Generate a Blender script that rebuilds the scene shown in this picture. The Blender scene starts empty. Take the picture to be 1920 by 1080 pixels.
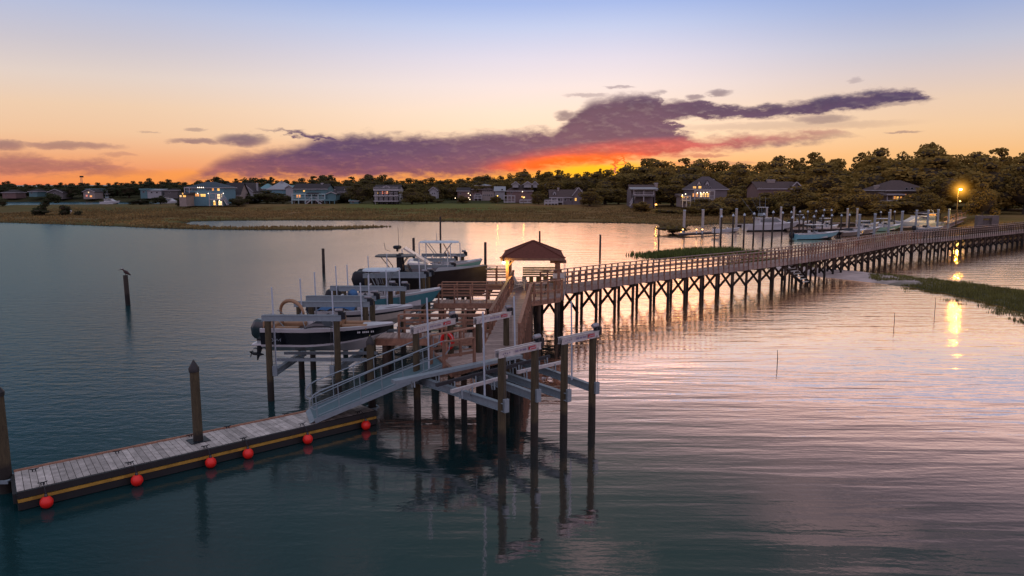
import bpy, math, random
import numpy as np
from mathutils import Vector, Matrix
R = math.radians
random.seed(7); np.random.seed(7)
SC = bpy.context.scene
COL = SC.collection

# ------------------------------------------------------------------ camera
FPX, HOR, CAMH = 1400.0, 345.0, 9.0          # focal length in px of the 1920 frame, horizon row, height over the water
PIT = math.atan((540 - HOR) / FPX)
cp, sp = math.cos(PIT), math.sin(PIT)
def W(u, v, z=0.0):                           # sight line -> point on the level plane at height z
    a = (u - 960) / FPX; b = (540 - v) / FPX
    dy, dz = cp + b * sp, -sp + b * cp
    t = (z - CAMH) / dz
    return Vector((t * a, t * dy, z))
def P3(u, v, y):                              # sight line -> point at distance y
    a = (u - 960) / FPX; b = (540 - v) / FPX
    dy, dz = cp + b * sp, -sp + b * cp
    t = y / dy
    return Vector((t * a, y, CAMH + t * dz))
cam_d = bpy.data.cameras.new('camera'); cam = bpy.data.objects.new('camera', cam_d); COL.objects.link(cam)
cam.location = (0, 0, CAMH); cam.rotation_euler = (math.pi / 2 - PIT, 0, 0)
cam_d.sensor_width = 36; cam_d.lens = 36 * FPX / 1920; cam_d.clip_start = 0.2; cam_d.clip_end = 12000
SC.camera = cam
SC.view_settings.view_transform = 'Standard'; SC.view_settings.look = 'None'
SC.view_settings.exposure = 0; SC.view_settings.gamma = 1
SC.cycles.max_bounces = 6; SC.cycles.diffuse_bounces = 2; SC.cycles.glossy_bounces = 3
SC.cycles.transmission_bounces = 4; SC.cycles.transparent_max_bounces = 6
SC.cycles.caustics_reflective = False; SC.cycles.caustics_refractive = False
SC.cycles.sample_clamp_indirect = 6.0
try:
    SC.cycles.use_denoising = True; SC.cycles.denoiser = 'OPENIMAGEDENOISE'
except Exception: pass

def lin(r, g, b):
    f = lambda c: (c / 255 / 12.92) if c / 255 <= 0.04045 else ((c / 255 + 0.055) / 1.055) ** 2.4
    return (f(r), f(g), f(b))

# ------------------------------------------------------------------ node helpers
class G:
    def __init__(s, nt): s.nt = nt
    def n(s, t, **k):
        x = s.nt.nodes.new(t)
        for a, b in k.items(): setattr(x, a, b)
        return x
    def put(s, sock, v):
        if isinstance(v, S): s.nt.links.new(v.o, sock)
        elif isinstance(v, bpy.types.NodeSocket): s.nt.links.new(v, sock)
        elif v is not None:
            if isinstance(v, (tuple, list)) and len(v) == 3 and sock.type == 'RGBA': v = (*v, 1)
            sock.default_value = v
    def m(s, op, a, b=None, c=None, clamp=False):
        x = s.n('ShaderNodeMath', operation=op, use_clamp=clamp)
        for i, v in enumerate((a, b, c)):
            if v is not None: s.put(x.inputs[i], v)
        return S(s, x.outputs[0])
    def vm(s, op, a, b=None):
        x = s.n('ShaderNodeVectorMath', operation=op)
        s.put(x.inputs[0], a)
        if b is not None: s.put(x.inputs[1], b)
        return S(s, x.outputs[0])
    def noise(s, vec, scale, detail=3, rough=0.55, dist=0.0, color=False):
        x = s.n('ShaderNodeTexNoise'); s.put(x.inputs['Vector'], vec)
        x.inputs['Scale'].default_value = scale; x.inputs['Detail'].default_value = detail
        x.inputs['Roughness'].default_value = rough; x.inputs['Distortion'].default_value = dist
        return S(s, x.outputs['Color' if color else 'Fac'])
    def mapr(s, v, a, b, c=0.0, d=1.0, smooth=False):
        x = s.n('ShaderNodeMapRange'); x.clamp = True
        if smooth: x.interpolation_type = 'SMOOTHSTEP'
        s.put(x.inputs[0], v); s.put(x.inputs[1], a); s.put(x.inputs[2], b); s.put(x.inputs[3], c); s.put(x.inputs[4], d)
        return S(s, x.outputs[0])
    def mix(s, f, a, b, mode='MIX'):
        x = s.n('ShaderNodeMix', data_type='RGBA', blend_type=mode)
        s.put(x.inputs[0], f); s.put(x.inputs[6], a); s.put(x.inputs[7], b)
        return S(s, x.outputs[2])
    def ramp(s, f, stops):
        x = s.n('ShaderNodeValToRGB'); s.put(x.inputs[0], f); e = x.color_ramp.elements
        while len(e) < len(stops): e.new(0.5)
        for el, (p, c) in zip(e, stops): el.position = p; el.color = (*c, 1)
        return S(s, x.outputs[0])
    def mapping(s, vec, loc=(0,0,0), rot=(0,0,0), sc=(1,1,1)):
        x = s.n('ShaderNodeMapping'); s.put(x.inputs[0], vec)
        x.inputs[1].default_value = loc; x.inputs[2].default_value = rot; x.inputs[3].default_value = sc
        return S(s, x.outputs[0])
    def curve(s, f, pts, x0, x1, y0, y1):     # y = curve(x)
        x = s.n('ShaderNodeFloatCurve')
        t = s.m('DIVIDE', s.m('SUBTRACT', f, x0), x1 - x0, clamp=True)
        s.put(x.inputs[1], t); x.inputs[0].default_value = 1.0
        c = x.mapping.curves[0]; q = sorted(((a - x0) / (x1 - x0), (b - y0) / (y1 - y0)) for a, b in pts)
        while len(c.points) < len(q): c.points.new(0.5, 0.5)
        for p, (a, b) in zip(c.points, q): p.location = (a, b); p.handle_type = 'AUTO_CLAMPED'
        x.mapping.update()
        return s.m('MULTIPLY_ADD', S(s, x.outputs[0]), y1 - y0, y0)
class S:
    def __init__(s, g, o): s.g, s.o = g, o
    def __add__(s, b): return s.g.m('ADD', s, b)
    def __radd__(s, b): return s.g.m('ADD', b, s)
    def __sub__(s, b): return s.g.m('SUBTRACT', s, b)
    def __rsub__(s, b): return s.g.m('SUBTRACT', b, s)
    def __mul__(s, b): return s.g.m('MULTIPLY', s, b)
    def __rmul__(s, b): return s.g.m('MULTIPLY', b, s)
    def __truediv__(s, b): return s.g.m('DIVIDE', s, b)

MATS = {}
def mat(name, col, rough=0.7, metal=0.0, spec=0.5, var=0.25, nscale=3.0, rnd=0.0, bump=0.0, bscale=20.0, col2=None,
        tide=None, emit=None, estr=0.0, stretch=(1,1,1), coat=0.0, transl=0.0):
    if name in MATS: return MATS[name]
    m = bpy.data.materials.new(name); m.use_nodes = True; nt = m.node_tree; g = G(nt)
    bs = nt.nodes['Principled BSDF']; geo = g.n('ShaderNodeTexCoord')
    vec = g.mapping(geo.outputs['Object'], sc=stretch)
    nz = g.noise(vec, nscale, 4, 0.6)
    c2 = col2 or tuple(c * (1 - var) for c in col)
    c1 = tuple(min(1, c * (1 + var * 0.6)) for c in col) if not col2 else col
    c = g.mix(g.mapr(nz, 0.3, 0.7), c2, c1)
    if rnd:
        at = g.n('ShaderNodeAttribute', attribute_name='rnd')
        c = g.mix(1.0, c, g.ramp(at.outputs['Fac'], [(0, (1 - rnd,) * 3), (1, (1 + rnd * .6,) * 3)]), 'MULTIPLY')
    if tide:
        z = g.n('ShaderNodeSeparateXYZ'); g.put(z.inputs[0], g.n('ShaderNodeNewGeometry').outputs['Position'])
        zz = S(g, z.outputs[2]) + (g.noise(geo.outputs['Object'], 6, 2) - 0.5) * 0.35
        c = g.mix(g.mapr(zz, tide[0], tide[0] + 0.25, 1, 0), c, tide[1])
    g.put(bs.inputs['Base Color'], c)
    g.put(bs.inputs['Roughness'], g.mapr(nz, 0, 1, max(0.03, rough - 0.1), min(1, rough + 0.1)))
    bs.inputs['Metallic'].default_value = metal
    bs.inputs['Specular IOR Level'].default_value = spec
    if coat: bs.inputs['Coat Weight'].default_value = coat; bs.inputs['Coat Roughness'].default_value = 0.1
    if bump:
        b = g.n('ShaderNodeBump'); b.inputs['Strength'].default_value = 1; b.inputs['Distance'].default_value = bump
        g.put(b.inputs['Height'], g.noise(vec, bscale, 3)); g.put(bs.inputs['Normal'], b.outputs[0])
    if emit:
        bs.inputs['Emission Color'].default_value = (*emit, 1); bs.inputs['Emission Strength'].default_value = estr
        if var: g.put(bs.inputs['Emission Color'], g.mix(g.mapr(nz, .35, .65), tuple(x * .45 for x in emit), emit))
    if transl:
        t = g.n('ShaderNodeBsdfTranslucent'); g.put(t.inputs[0], c); mx = g.n('ShaderNodeMixShader')
        mx.inputs[0].default_value = transl; nt.links.new(bs.outputs[0], mx.inputs[1]); nt.links.new(t.outputs[0], mx.inputs[2])
        nt.links.new(mx.outputs[0], nt.nodes['Material Output'].inputs[0])
    MATS[name] = m; return m

# ------------------------------------------------------------------ mesh builder
class MB:
    def __init__(s): s.v = []; s.f = []; s.mi = []; s.r = []; s.cur = 0
    def add(s, vs, fs, mi=None, rnd=None):
        o = len(s.v); r = random.random() if rnd is None else rnd
        s.v += [tuple(p) for p in vs]
        for f in fs: s.f.append([i + o for i in f]); s.mi.append(s.cur if mi is None else mi); s.r.append(r)
        return s
    def box(s, c, size, rz=0, mi=None, rnd=None, ry=0, rx=0):
        x, y, z = (q / 2 for q in size)
        M = Matrix.Rotation(rz, 3, 'Z') @ Matrix.Rotation(ry, 3, 'Y') @ Matrix.Rotation(rx, 3, 'X')
        vs = [M @ Vector((a * x, b * y, d * z)) + Vector(c) for a in (-1, 1) for b in (-1, 1) for d in (-1, 1)]
        return s.add(vs, [(0,1,3,2),(4,6,7,5),(0,4,5,1),(2,3,7,6),(0,2,6,4),(1,5,7,3)], mi, rnd)
    def bar(s, a, b, w, h, mi=None, rnd=None, up=(0,0,1)):
        a, b = Vector(a), Vector(b); d = (b - a)
        if d.length < 1e-6: return s
        d.normalize(); U = Vector(up)
        sd = d.cross(U)
        if sd.length < 1e-4: sd = d.cross(Vector((1, 0, 0)))
        sd.normalize(); U = sd.cross(d).normalized()
        vs = []
        for p in (a, b):
            for i, j in ((-1, -1), (1, -1), (1, 1), (-1, 1)): vs.append(p + sd * (i * w / 2) + U * (j * h / 2))
        return s.add(vs, [(3,2,1,0),(4,5,6,7),(0,1,5,4),(1,2,6,5),(2,3,7,6),(3,0,4,7)], mi, rnd)
    def sweep(s, pts, rad, n=8, mi=None, rnd=None, cap=True, sq=(1, 1), up=(0, 0, 1)):
        pts = [Vector(p) for p in pts]; 
        if not hasattr(rad, '__len__'): rad = [rad] * len(pts)
        vs = []; fs = []; prev = None
        for i, p in enumerate(pts):
            d = (pts[min(i + 1, len(pts) - 1)] - pts[max(i - 1, 0)]).normalized()
            if prev is None:
                U = Vector(up)
                if abs(d.dot(U)) > 0.95: U = Vector((1, 0, 0))
                sd = d.cross(U).normalized()
            else: sd = (prev - d * prev.dot(d)).normalized()
            prev = sd; U = sd.cross(d)
            for k in range(n):
                a = 2 * math.pi * (k + .5) / n
                vs.append(p + (sd * math.cos(a) * sq[0] + U * math.sin(a) * sq[1]) * rad[i])
        for i in range(len(pts) - 1):
            for k in range(n):
                k2 = (k + 1) % n
                fs.append((i * n + k, i * n + k2, (i + 1) * n + k2, (i + 1) * n + k))
        if cap: fs.append(tuple(range(n - 1, -1, -1))); fs.append(tuple((len(pts) - 1) * n + k for k in range(n)))
        return s.add(vs, fs, mi, rnd)
    def tube(s, a, b, r0, r1=None, n=8, mi=None, rnd=None): return s.sweep([a, b], [r0, r0 if r1 is None else r1], n, mi, rnd)
    def sphere(s, c, r, n=12, m=8, mi=None, sc=(1,1,1), rnd=None):
        vs = [(c[0], c[1], c[2] + r * sc[2])]; fs = []
        for i in range(1, m):
            t = math.pi * i / m
            for k in range(n):
                a = 2 * math.pi * k / n
                vs.append((c[0] + r * sc[0] * math.sin(t) * math.cos(a), c[1] + r * sc[1] * math.sin(t) * math.sin(a), c[2] + r * sc[2] * math.cos(t)))
        vs.append((c[0], c[1], c[2] - r * sc[2])); L = len(vs) - 1
        for k in range(n):
            k2 = (k + 1) % n; fs.append((0, 1 + k, 1 + k2)); fs.append((L, L - n + k2, L - n + k))
            for i in range(m - 2): fs.append((1 + i * n + k, 1 + (i + 1) * n + k, 1 + (i + 1) * n + k2, 1 + i * n + k2))
        return s.add(vs, fs, mi, rnd)
    def poly(s, pts, z0, z1, mi=None, rnd=None):       # prism over a plan polygon
        n = len(pts); vs = [(p[0], p[1], z0) for p in pts] + [(p[0], p[1], z1) for p in pts]
        A = sum(pts[i][0] * pts[(i + 1) % n][1] - pts[(i + 1) % n][0] * pts[i][1] for i in range(n))
        fs = [tuple(range(n))[::-1], tuple(range(n, 2 * n))] + [(i, (i + 1) % n, n + (i + 1) % n, n + i) for i in range(n)]
        if A < 0: fs = [f[::-1] for f in fs]
        return s.add(vs, fs, mi, rnd)
    def build(s, name, mats, parent=None, smooth=False, bevel=0, loc=None, rz=0):
        me = bpy.data.meshes.new(name); me.from_pydata(s.v, [], s.f)
        if not isinstance(mats, (list, tuple)): mats = [mats]
        for m in mats: me.materials.append(m)
        me.polygons.foreach_set('material_index', [min(i, len(mats) - 1) for i in s.mi])
        at = me.attributes.new('rnd', 'FLOAT', 'FACE'); at.data.foreach_set('value', s.r)
        if smooth: me.polygons.foreach_set('use_smooth', [True] * len(s.f))
        me.update(); o = bpy.data.objects.new(name, me); COL.objects.link(o)
        if smooth and smooth != 'all': me.set_sharp_from_angle(angle=R(35))
        if bevel:
            b = o.modifiers.new('bevel', 'BEVEL'); b.width = bevel; b.segments = 2; b.limit_method = 'ANGLE'
        if parent: o.parent = parent
        if loc is not None: o.location = loc
        o.rotation_euler.z = rz
        return o

def tag(o, label=None, cat=None, group=None, kind=None):
    if label: o['label'] = label
    if cat: o['category'] = cat
    if group: o['group'] = group
    if kind: o['kind'] = kind
    return o
def empty(name, loc, label, cat, group=None, rz=0):
    o = bpy.data.objects.new(name, None); COL.objects.link(o); o.location = loc; o.rotation_euler.z = rz
    o.empty_display_size = 0.3
    return tag(o, label, cat, group)
def copy_tree(o, parent=None):
    c = o.copy(); COL.objects.link(c)
    if parent: c.parent = parent
    for ch in [q for q in KIDS.get(o.name, [])]: copy_tree(ch, c)
    return c
KIDS = {}
def index_kids(root):
    def rec(o):
        ch = [q for q in COL.objects if q.parent == o]; KIDS[o.name] = ch
        for q in ch: rec(q)
    rec(root)

# ------------------------------------------------------------------ materials
M_pile = mat('piling_wood', (0.075, 0.058, 0.030), 0.85, var=.45, nscale=4, stretch=(3, 3, .5), bump=.01, bscale=14, tide=(0.75, (0.018, 0.015, 0.012)))
M_pile_dark = mat('old_piling_wood', (0.05, 0.04, 0.032), 0.85, var=.4, nscale=4, stretch=(3, 3, .5), tide=(0.75, (0.012, 0.01, 0.01)))
M_capd = mat('black_plastic_cap', (0.015, 0.016, 0.018), 0.5)
M_wood = mat('treated_timber', (0.32, 0.165, 0.105), 0.8, var=.35, nscale=2.5, rnd=.35, stretch=(2, 2, 2), bump=.004)
M_deck = mat('weathered_decking', (0.38, 0.28, 0.24), 0.8, var=.28, nscale=5, rnd=.3, bump=.003)
M_dock = mat('grey_dock_planks', (0.46, 0.42, 0.38), 0.8, var=.35, nscale=4, rnd=.28, bump=.004)
M_woodd = mat('dark_pier_timber', (0.085, 0.055, 0.038), 0.9, var=.35, nscale=3, rnd=.3, tide=(0.7, (0.014, 0.011, 0.01)))
M_alu = mat('mill_aluminium', (0.24, 0.30, 0.335), 0.5, metal=.3, var=.15, nscale=6)  # bluer, dimmer west side light is mixed into this colour
M_aluw = mat('pale_aluminium_beam', (0.56, 0.53, 0.52), 0.5, metal=.15, var=.2, nscale=5)  # same metal with the pinker front light in its colour
M_railb = mat('sun_bleached_rail', (0.36, 0.25, 0.20), 0.8, var=.35, nscale=2, rnd=.3, bump=.004)
M_gang = mat('grooved_aluminium_deck', (0.085, 0.15, 0.17), 0.6, metal=.1, var=.15, nscale=3)
M_steel = mat('dull_steel', (0.28, 0.28, 0.30), 0.4, metal=.7)
M_cable = mat('steel_cable', (0.10, 0.10, 0.10), 0.5, metal=.5)
M_pvc = mat('white_plastic_pipe', (0.46, 0.53, 0.60), 0.45, var=.1)
M_dark = mat('dark_housing', (0.014, 0.018, 0.024), 0.4, spec=.3)
M_red = mat('red_buoy_skin', (0.80, 0.018, 0.012), 0.45, var=.2, nscale=5, emit=(0.9, .01, .008), estr=0.0)
M_redpl = mat('red_sticker', (0.5, 0.02, 0.03), 0.5)
M_white = mat('white_gelcoat', (0.58, 0.58, 0.59), 0.22, var=.07, nscale=1.5, coat=.4)
M_cream = mat('cream_gelcoat', (0.62, 0.56, 0.48), 0.3, var=.1)
M_navy = mat('navy_gelcoat', (0.006, 0.008, 0.013), 0.2, var=.2, coat=.5)
M_teal = mat('teal_gelcoat', (0.075, 0.26, 0.30), 0.25, var=.08, coat=.4)
M_mint = mat('mint_gelcoat', (0.20, 0.42, 0.34), 0.3, var=.08)
M_aqua = mat('aqua_gelcoat', (0.20, 0.48, 0.55), 0.3, var=.08)
M_blk = mat('black_hull', (0.013, 0.010, 0.011), 0.35, var=.3)
M_tan = mat('tan_vinyl', (0.32, 0.18, 0.095), 0.6, var=.2)
M_brownv = mat('brown_carpet', (0.22, 0.13, 0.09), 0.85)
M_bluec = mat('blue_canvas', (0.035, 0.11, 0.24), 0.8, var=.35, nscale=3)
M_glass = mat('tinted_windscreen', (0.06, 0.065, 0.075), 0.08, spec=.8, var=.1)
M_roof = mat('brown_shingles', (0.15, 0.055, 0.04), 0.95, spec=.1, var=.35, nscale=9, stretch=(1, 1, 6), bump=.02)
M_black_rub = mat('black_rubber', (0.012, 0.012, 0.013), 0.6)
M_yel = mat('yellow_stripe', (0.42, 0.24, 0.035), 0.6, var=.35, nscale=3)
M_bunk = mat('dark_bunk_carpet', (0.035, 0.033, 0.038), 0.95)
M_benchw = mat('bench_timber', (0.34, 0.26, 0.08), 0.8, var=.25, rnd=.25)
M_skin = None
def glow(name, c, s, var=0): return mat(name, (0.3, 0.3, 0.3), 0.6, emit=c, estr=s, var=var, nscale=.9)
M_lamp = glow('lamp_glass_lit', (1, .62, .22), 60)
M_lampbig = glow('street_lamp_glass_lit', (1, .50, .12), 80)
# ------------------------------------------------------------------ world: dusk sky with cloud banks
def AE(u, v):
    a = (u - 960) / FPX; b = (540 - v) / FPX
    d = Vector((a, cp + b * sp, -sp + b * cp)).normalized()
    return math.degrees(math.atan2(d.x, d.y)), math.degrees(math.asin(d.z))
def build_world():
    w = bpy.data.worlds.new('World'); SC.world = w; w.use_nodes = True; nt = w.node_tree; g = G(nt)
    bg = nt.nodes['Background']
    tc = g.n('ShaderNodeTexCoord'); sep = g.n('ShaderNodeSeparateXYZ'); nt.links.new(tc.outputs['Generated'], sep.inputs[0])
    X, Y, Z = (S(g, sep.outputs[i]) for i in range(3))
    A = g.m('ARCTAN2', X, Y) * (180 / math.pi)
    E = g.m('ARCSINE', Z) * (180 / math.pi)
    Ep = g.m('MAXIMUM', E, 0.0)
    t = g.m('SQRT', Ep / 90.0)
    T = lambda v=None, el=None: math.sqrt(max(0, (AE(960, v)[1] if el is None else el)) / 90)
    def col(stops): return g.ramp(t, sorted([(T(v), lin(*c)) for v, c in stops[0]] + [(T(el=e), lin(*c) if max(c) > 3 else c) for e, c in stops[1]], key=lambda q: q[0]))
    left = col(([(345, (236, 128, 84)), (325, (240, 150, 104)), (300, (240, 170, 124)), (260, (240, 196, 158)), (215, (238, 204, 174)), (165, (226, 208, 198)),
                 (110, (203, 197, 206)), (50, (182, 190, 218)), (0, (158, 178, 220))],
                [(14.5, (122, 150, 180)), (19, (96, 122, 140)), (28, (66, 92, 104)), (40, (60, 84, 96)), (52, (150, 160, 188))]))
    mid = col(([(345, (255, 165, 60)), (325, (252, 168, 84)), (295, (250, 192, 144)), (255, (254, 222, 190)), (210, (253, 228, 208)), (160, (244, 228, 226)),
                (110, (226, 220, 234)), (50, (194, 206, 238)), (0, (160, 184, 235))],
               [(13.6, (.72, .64, .72)), (15.5, (.50, .42, .48)), (18, (.27, .24, .29)), (20.5, (.13, .135, .155)), (23.5, (.06, .082, .092)), (28, (.028, .055, .062)), (40, (66, 84, 96)), (52, (160, 164, 188))]))
    right = col(([(345, (248, 180, 108)), (325, (248, 184, 114)), (295, (246, 190, 130)), (250, (242, 202, 162)), (205, (234, 204, 180)), (160, (216, 200, 198)),
                  (110, (192, 194, 212)), (50, (160, 176, 216)), (0, (140, 166, 218))],
                 [(13.3, (.75, .66, .68)), (15, (.72, .58, .60)), (17, (.46, .37, .41)), (19, (.26, .215, .26)), (22, (.11, .10, .13)), (25.5, (.045, .062, .075)), (29, (.022, .042, .05)), (40, (84, 92, 108)), (52, (165, 165, 186))]))  # above-frame tones of all three ramps invented for the water reflection and fill
    c = g.mix(g.mapr(A, -30, 2, smooth=True), left, mid)
    c = g.mix(g.mapr(A, 6, 30, smooth=True), c, right)
    # ---- clouds
    xa = g.n('ShaderNodeCombineXYZ'); g.put(xa.inputs[0], A * 0.06); g.put(xa.inputs[1], E * 0.16)
    va = S(g, xa.outputs[0])
    n1 = g.noise(va, 5.5, 6, 0.6); n2 = g.noise(g.vm('ADD', va, (7.3, 2.1, 0)), 16, 5, 0.6); n3 = g.noise(g.vm('ADD', va, (1.3, 9.1, 4)), 2.2, 3, 0.5)
    Aw = A + (n1 - 0.5) * 4.2 + (n2 - .5) * 1.6
    Ew = E + (n1 - 0.5) * 1.5 + (n2 - 0.5) * 1.0
    def cv(pts): return [AE(u, v) for u, v in pts]
    def layer(top, bot, st, sb):
        tp = g.curve(Aw, cv(top), -60, 60, -5, 15); bt = g.curve(Aw, cv(bot), -60, 60, -5, 15)
        return g.mapr(tp - Ew, -st * .3, st, smooth=True) * g.mapr(Ew - bt, -sb * .3, sb, smooth=True)
    main = layer([(-1200, 420), (300, 345), (350, 330), (400, 302), (440, 285), (500, 278), (560, 268), (600, 252), (660, 246), (760, 250), (860, 247), (930, 243),
                  (980, 240), (1030, 243), (1060, 222), (1090, 196), (1120, 180), (1160, 174), (1235, 172), (1255, 205), (1280, 245), (1330, 254), (1420, 250),
                  (1500, 245), (1570, 246), (1610, 258), (1660, 290), (1760, 420), (2600, 420)],
                 [(-1200, 430), (300, 350), (400, 338), (700, 336), (860, 334), (950, 330), (1010, 324), (1100, 312), (1180, 304), (1260, 296), (1340, 287), (1430, 277),
                  (1520, 268), (1600, 261), (1680, 300), (1760, 430), (2600, 430)], .75, .6)
    arm = layer([(-1200, 430), (1120, 430), (1160, 240), (1190, 185), (1230, 188), (1290, 182), (1350, 192), (1430, 194), (1510, 186), (1560, 177), (1620, 169), (1680, 162),
                 (1730, 163), (1760, 176), (1800, 240), (1900, 430), (2600, 430)],
                [(-1200, 440), (1120, 440), (1170, 250), (1230, 232), (1300, 224), (1400, 226), (1480, 221), (1560, 214), (1620, 207), (1680, 198), (1740, 192),
                 (1762, 183), (1810, 260), (1900, 440), (2600, 440)], .42, .36)
    lowl = layer([(-1400, 280), (-300, 282), (0, 284), (60, 282), (110, 290), (170, 296), (230, 308), (290, 318), (340, 345), (500, 430), (2600, 430)],
                 [(-1400, 330), (-300, 334), (0, 334), (120, 333), (200, 331), (290, 328), (350, 360), (500, 440), (2600, 440)], .7, .6)
    finger = layer([(-1200, 430), (420, 430), (465, 244), (520, 243), (580, 248), (640, 252), (700, 430), (2600, 430)],
                   [(-1200, 440), (420, 440), (462, 246), (520, 252), (580, 262), (660, 270), (720, 440), (2600, 440)], .3, .25)
    m = g.m('MAXIMUM', g.m('MAXIMUM', main, arm), g.m('MAXIMUM', lowl * .78, finger))
    ell = [(370, 265, 46, 5, .8), (455, 263, 42, 11, 1), (130, 273, 88, 6, .7), (10, 273, 34, 9, .8), (1060, 217, 17, 9, .9), (1347, 174, 20, 6, .8), (1302, 181, 16, 5, .8),
           (1105, 178, 40, 4, .5), (1160, 163, 26, 3, .6), (1540, 224, 52, 8, .7), (1606, 150, 12, 5, .35), (1695, 247, 32, 2.2, .6), (1318, 292, 42, 3, .7), (365, 243, 18, 3, .5),
           (225, 290, 30, 4, .4), (1230, 150, 0.1, 0.1, 0), (1470, 236, 200, 7, .3), (1660, 196, 50, 4, .6), (280, 248, 18, 2, .35), (830, 330, 0.1, .1, 0), (1330, 306, 80, 4, .5)]
    for u, v, rw, rh, op in ell:
        if op == 0: continue
        a0, e0 = AE(u, v); a1 = AE(u + rw, v)[0] - a0; e1 = abs(AE(u, v + rh)[1] - e0)
        ax = (A + (n2 - .5) * 1.3 - a0) * (1 / a1); ey = (E + (n2 - 0.5) * .55 + (n1 - .5) * .3 - e0) * (1 / e1)
        m = g.m('MAXIMUM', m, g.mapr(ax * ax + ey * ey, 0.1, 2.1, op * .82, 0, smooth=True))
    m = m * g.mapr(n1 * .55 + n3 * .45, .22, .40, .88, 1.0)
    # cloud colour: slate violet, rosier low down, lit red and gold above the place where the sun went
    cc = g.ramp(g.mapr(E + (n3 - .5) * 1.6, 0.0, 7.0), [(0, lin(156, 90, 88)), (.16, lin(108, 70, 100)), (.36, lin(76, 61, 104)), (.8, lin(62, 57, 97)), (1, lin(70, 66, 106))])
    cc = g.mix(g.mapr(n2 * .5 + n1 * .5, .38, .64, 0, .28), cc, lin(128, 92, 118))
    lowleft = g.mapr(A, -24, -14, 1, 0, smooth=True) * g.mapr(E, .4, 3.2, 1, 0)
    cc = g.mix(lowleft * .75, cc, lin(186, 116, 100))
    def blob(u, v, ru, rv, tilt=0.0):
        a0, e0 = AE(u, v); a1 = AE(u + ru, v)[0] - a0; e1 = abs(AE(u, v + rv)[1] - e0)
        ax = (A + (n1 - .5) * 2.4 - a0); ey = (E + (n1 - .5) * .8 - e0 - ax * tilt) * (1 / e1); ax = ax * (1 / a1)
        return g.mapr(ax * ax + ey * ey, 0, 1.0, 1, 0, smooth=True)
    cc = g.mix(blob(1150, 296, 310, 38, .08) * .8, cc, lin(214, 78, 78))
    cc = g.mix(blob(1075, 306, 190, 21, .06), cc, lin(255, 96, 40))
    cc = g.mix(blob(1400, 262, 260, 16, .07) * .55, cc, lin(196, 100, 104))
    c = g.mix(blob(1110, 330, 280, 50, .03) * .5, c, lin(255, 176, 60))
    c = g.mix(blob(1120, 320, 125, 18, .03), c, lin(255, 190, 40))
    c = g.mix(blob(330, 335, 300, 22) * .5, c, lin(255, 160, 60))
    nr1 = g.noise(g.vm('ADD', va, (.012, .05, 0)), 5.5, 6, 0.6); nr2 = g.noise(g.vm('ADD', va, (7.304, 2.12, 0)), 16, 5, 0.6)
    rel = (nr1 - n1) * .7 + (nr2 - n2) * .5
    cc = g.mix(1.0, cc, g.ramp(g.mapr(rel, -.14, .14), [(0, (.84, .84, .90)), (.5, (.98, .98, .99)), (1, (1.22, 1.14, 1.08))]), 'MULTIPLY')
    m = m * g.mapr(n2, .30, .50, .90, 1.0)
    c = g.mix(m, c, cc)
    # high broken cloud well above the frame, only seen mirrored in the water
    hv = g.n('ShaderNodeCombineXYZ');
    kk = g.m('DIVIDE', 1.0, g.m('MAXIMUM', Z, .08)); g.put(hv.inputs[0], X * kk); g.put(hv.inputs[1], Y * kk)
    hn = g.noise(S(g, hv.outputs[0]), 1.5, 5, .55)
    hi = g.mapr(hn, .5, .68, smooth=True) * g.mapr(E, 16, 26, smooth=True)
    c = g.mix(hi * .55, c, lin(172, 150, 156))
    # the eastern half behind the viewer: pale dusk, brightened to fill the camera-facing sides
    back = g.ramp(t, [(0, tuple(1.15 * q for q in lin(176, 158, 178))), (.35, tuple(1.2 * q for q in lin(206, 180, 200))), (.7, tuple(1.15 * q for q in lin(180, 182, 208))), (1, lin(180, 186, 206))])
    c = g.mix(g.mapr(g.m('ABSOLUTE', A), 50, 100, smooth=True), c, back)
    c = g.mix(g.mapr(E, 45, 62), c, lin(188, 190, 210))  # overhead sky raised as added fill light
    c = g.mix(g.mapr(E, -1.0, -0.2, 1, 0), c, lin(70, 66, 70))
    sky = g.n('ShaderNodeTexSky', sky_type='NISHITA'); sky.sun_disc = False
    sky.sun_elevation = R(1.5); sky.sun_rotation = R(7)
    tot = g.mix(1.0, c, g.mix(1.0, sky.outputs[0], (0.006,) * 3, 'MULTIPLY'), 'ADD')
    g.put(bg.inputs[0], tot); bg.inputs[1].default_value = 1.0
    w.cycles.sampling_method = 'MANUAL'; w.cycles.sample_map_resolution = 1024
    # sun just under the cloud bank, ahead of the viewer
    sd = bpy.data.lights.new('sun', 'SUN'); so = bpy.data.objects.new('sun', sd); COL.objects.link(so)
    sd.energy = 0.09; sd.angle = R(20); sd.color = (1, .50, .24)
    az, el = R(AE(1120, 300)[0]), R(3.0)
    d = Vector((math.sin(az) * math.cos(el), math.cos(az) * math.cos(el), math.sin(el)))
    so.rotation_euler = d.to_track_quat('Z', 'Y').to_euler()
build_world()

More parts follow.
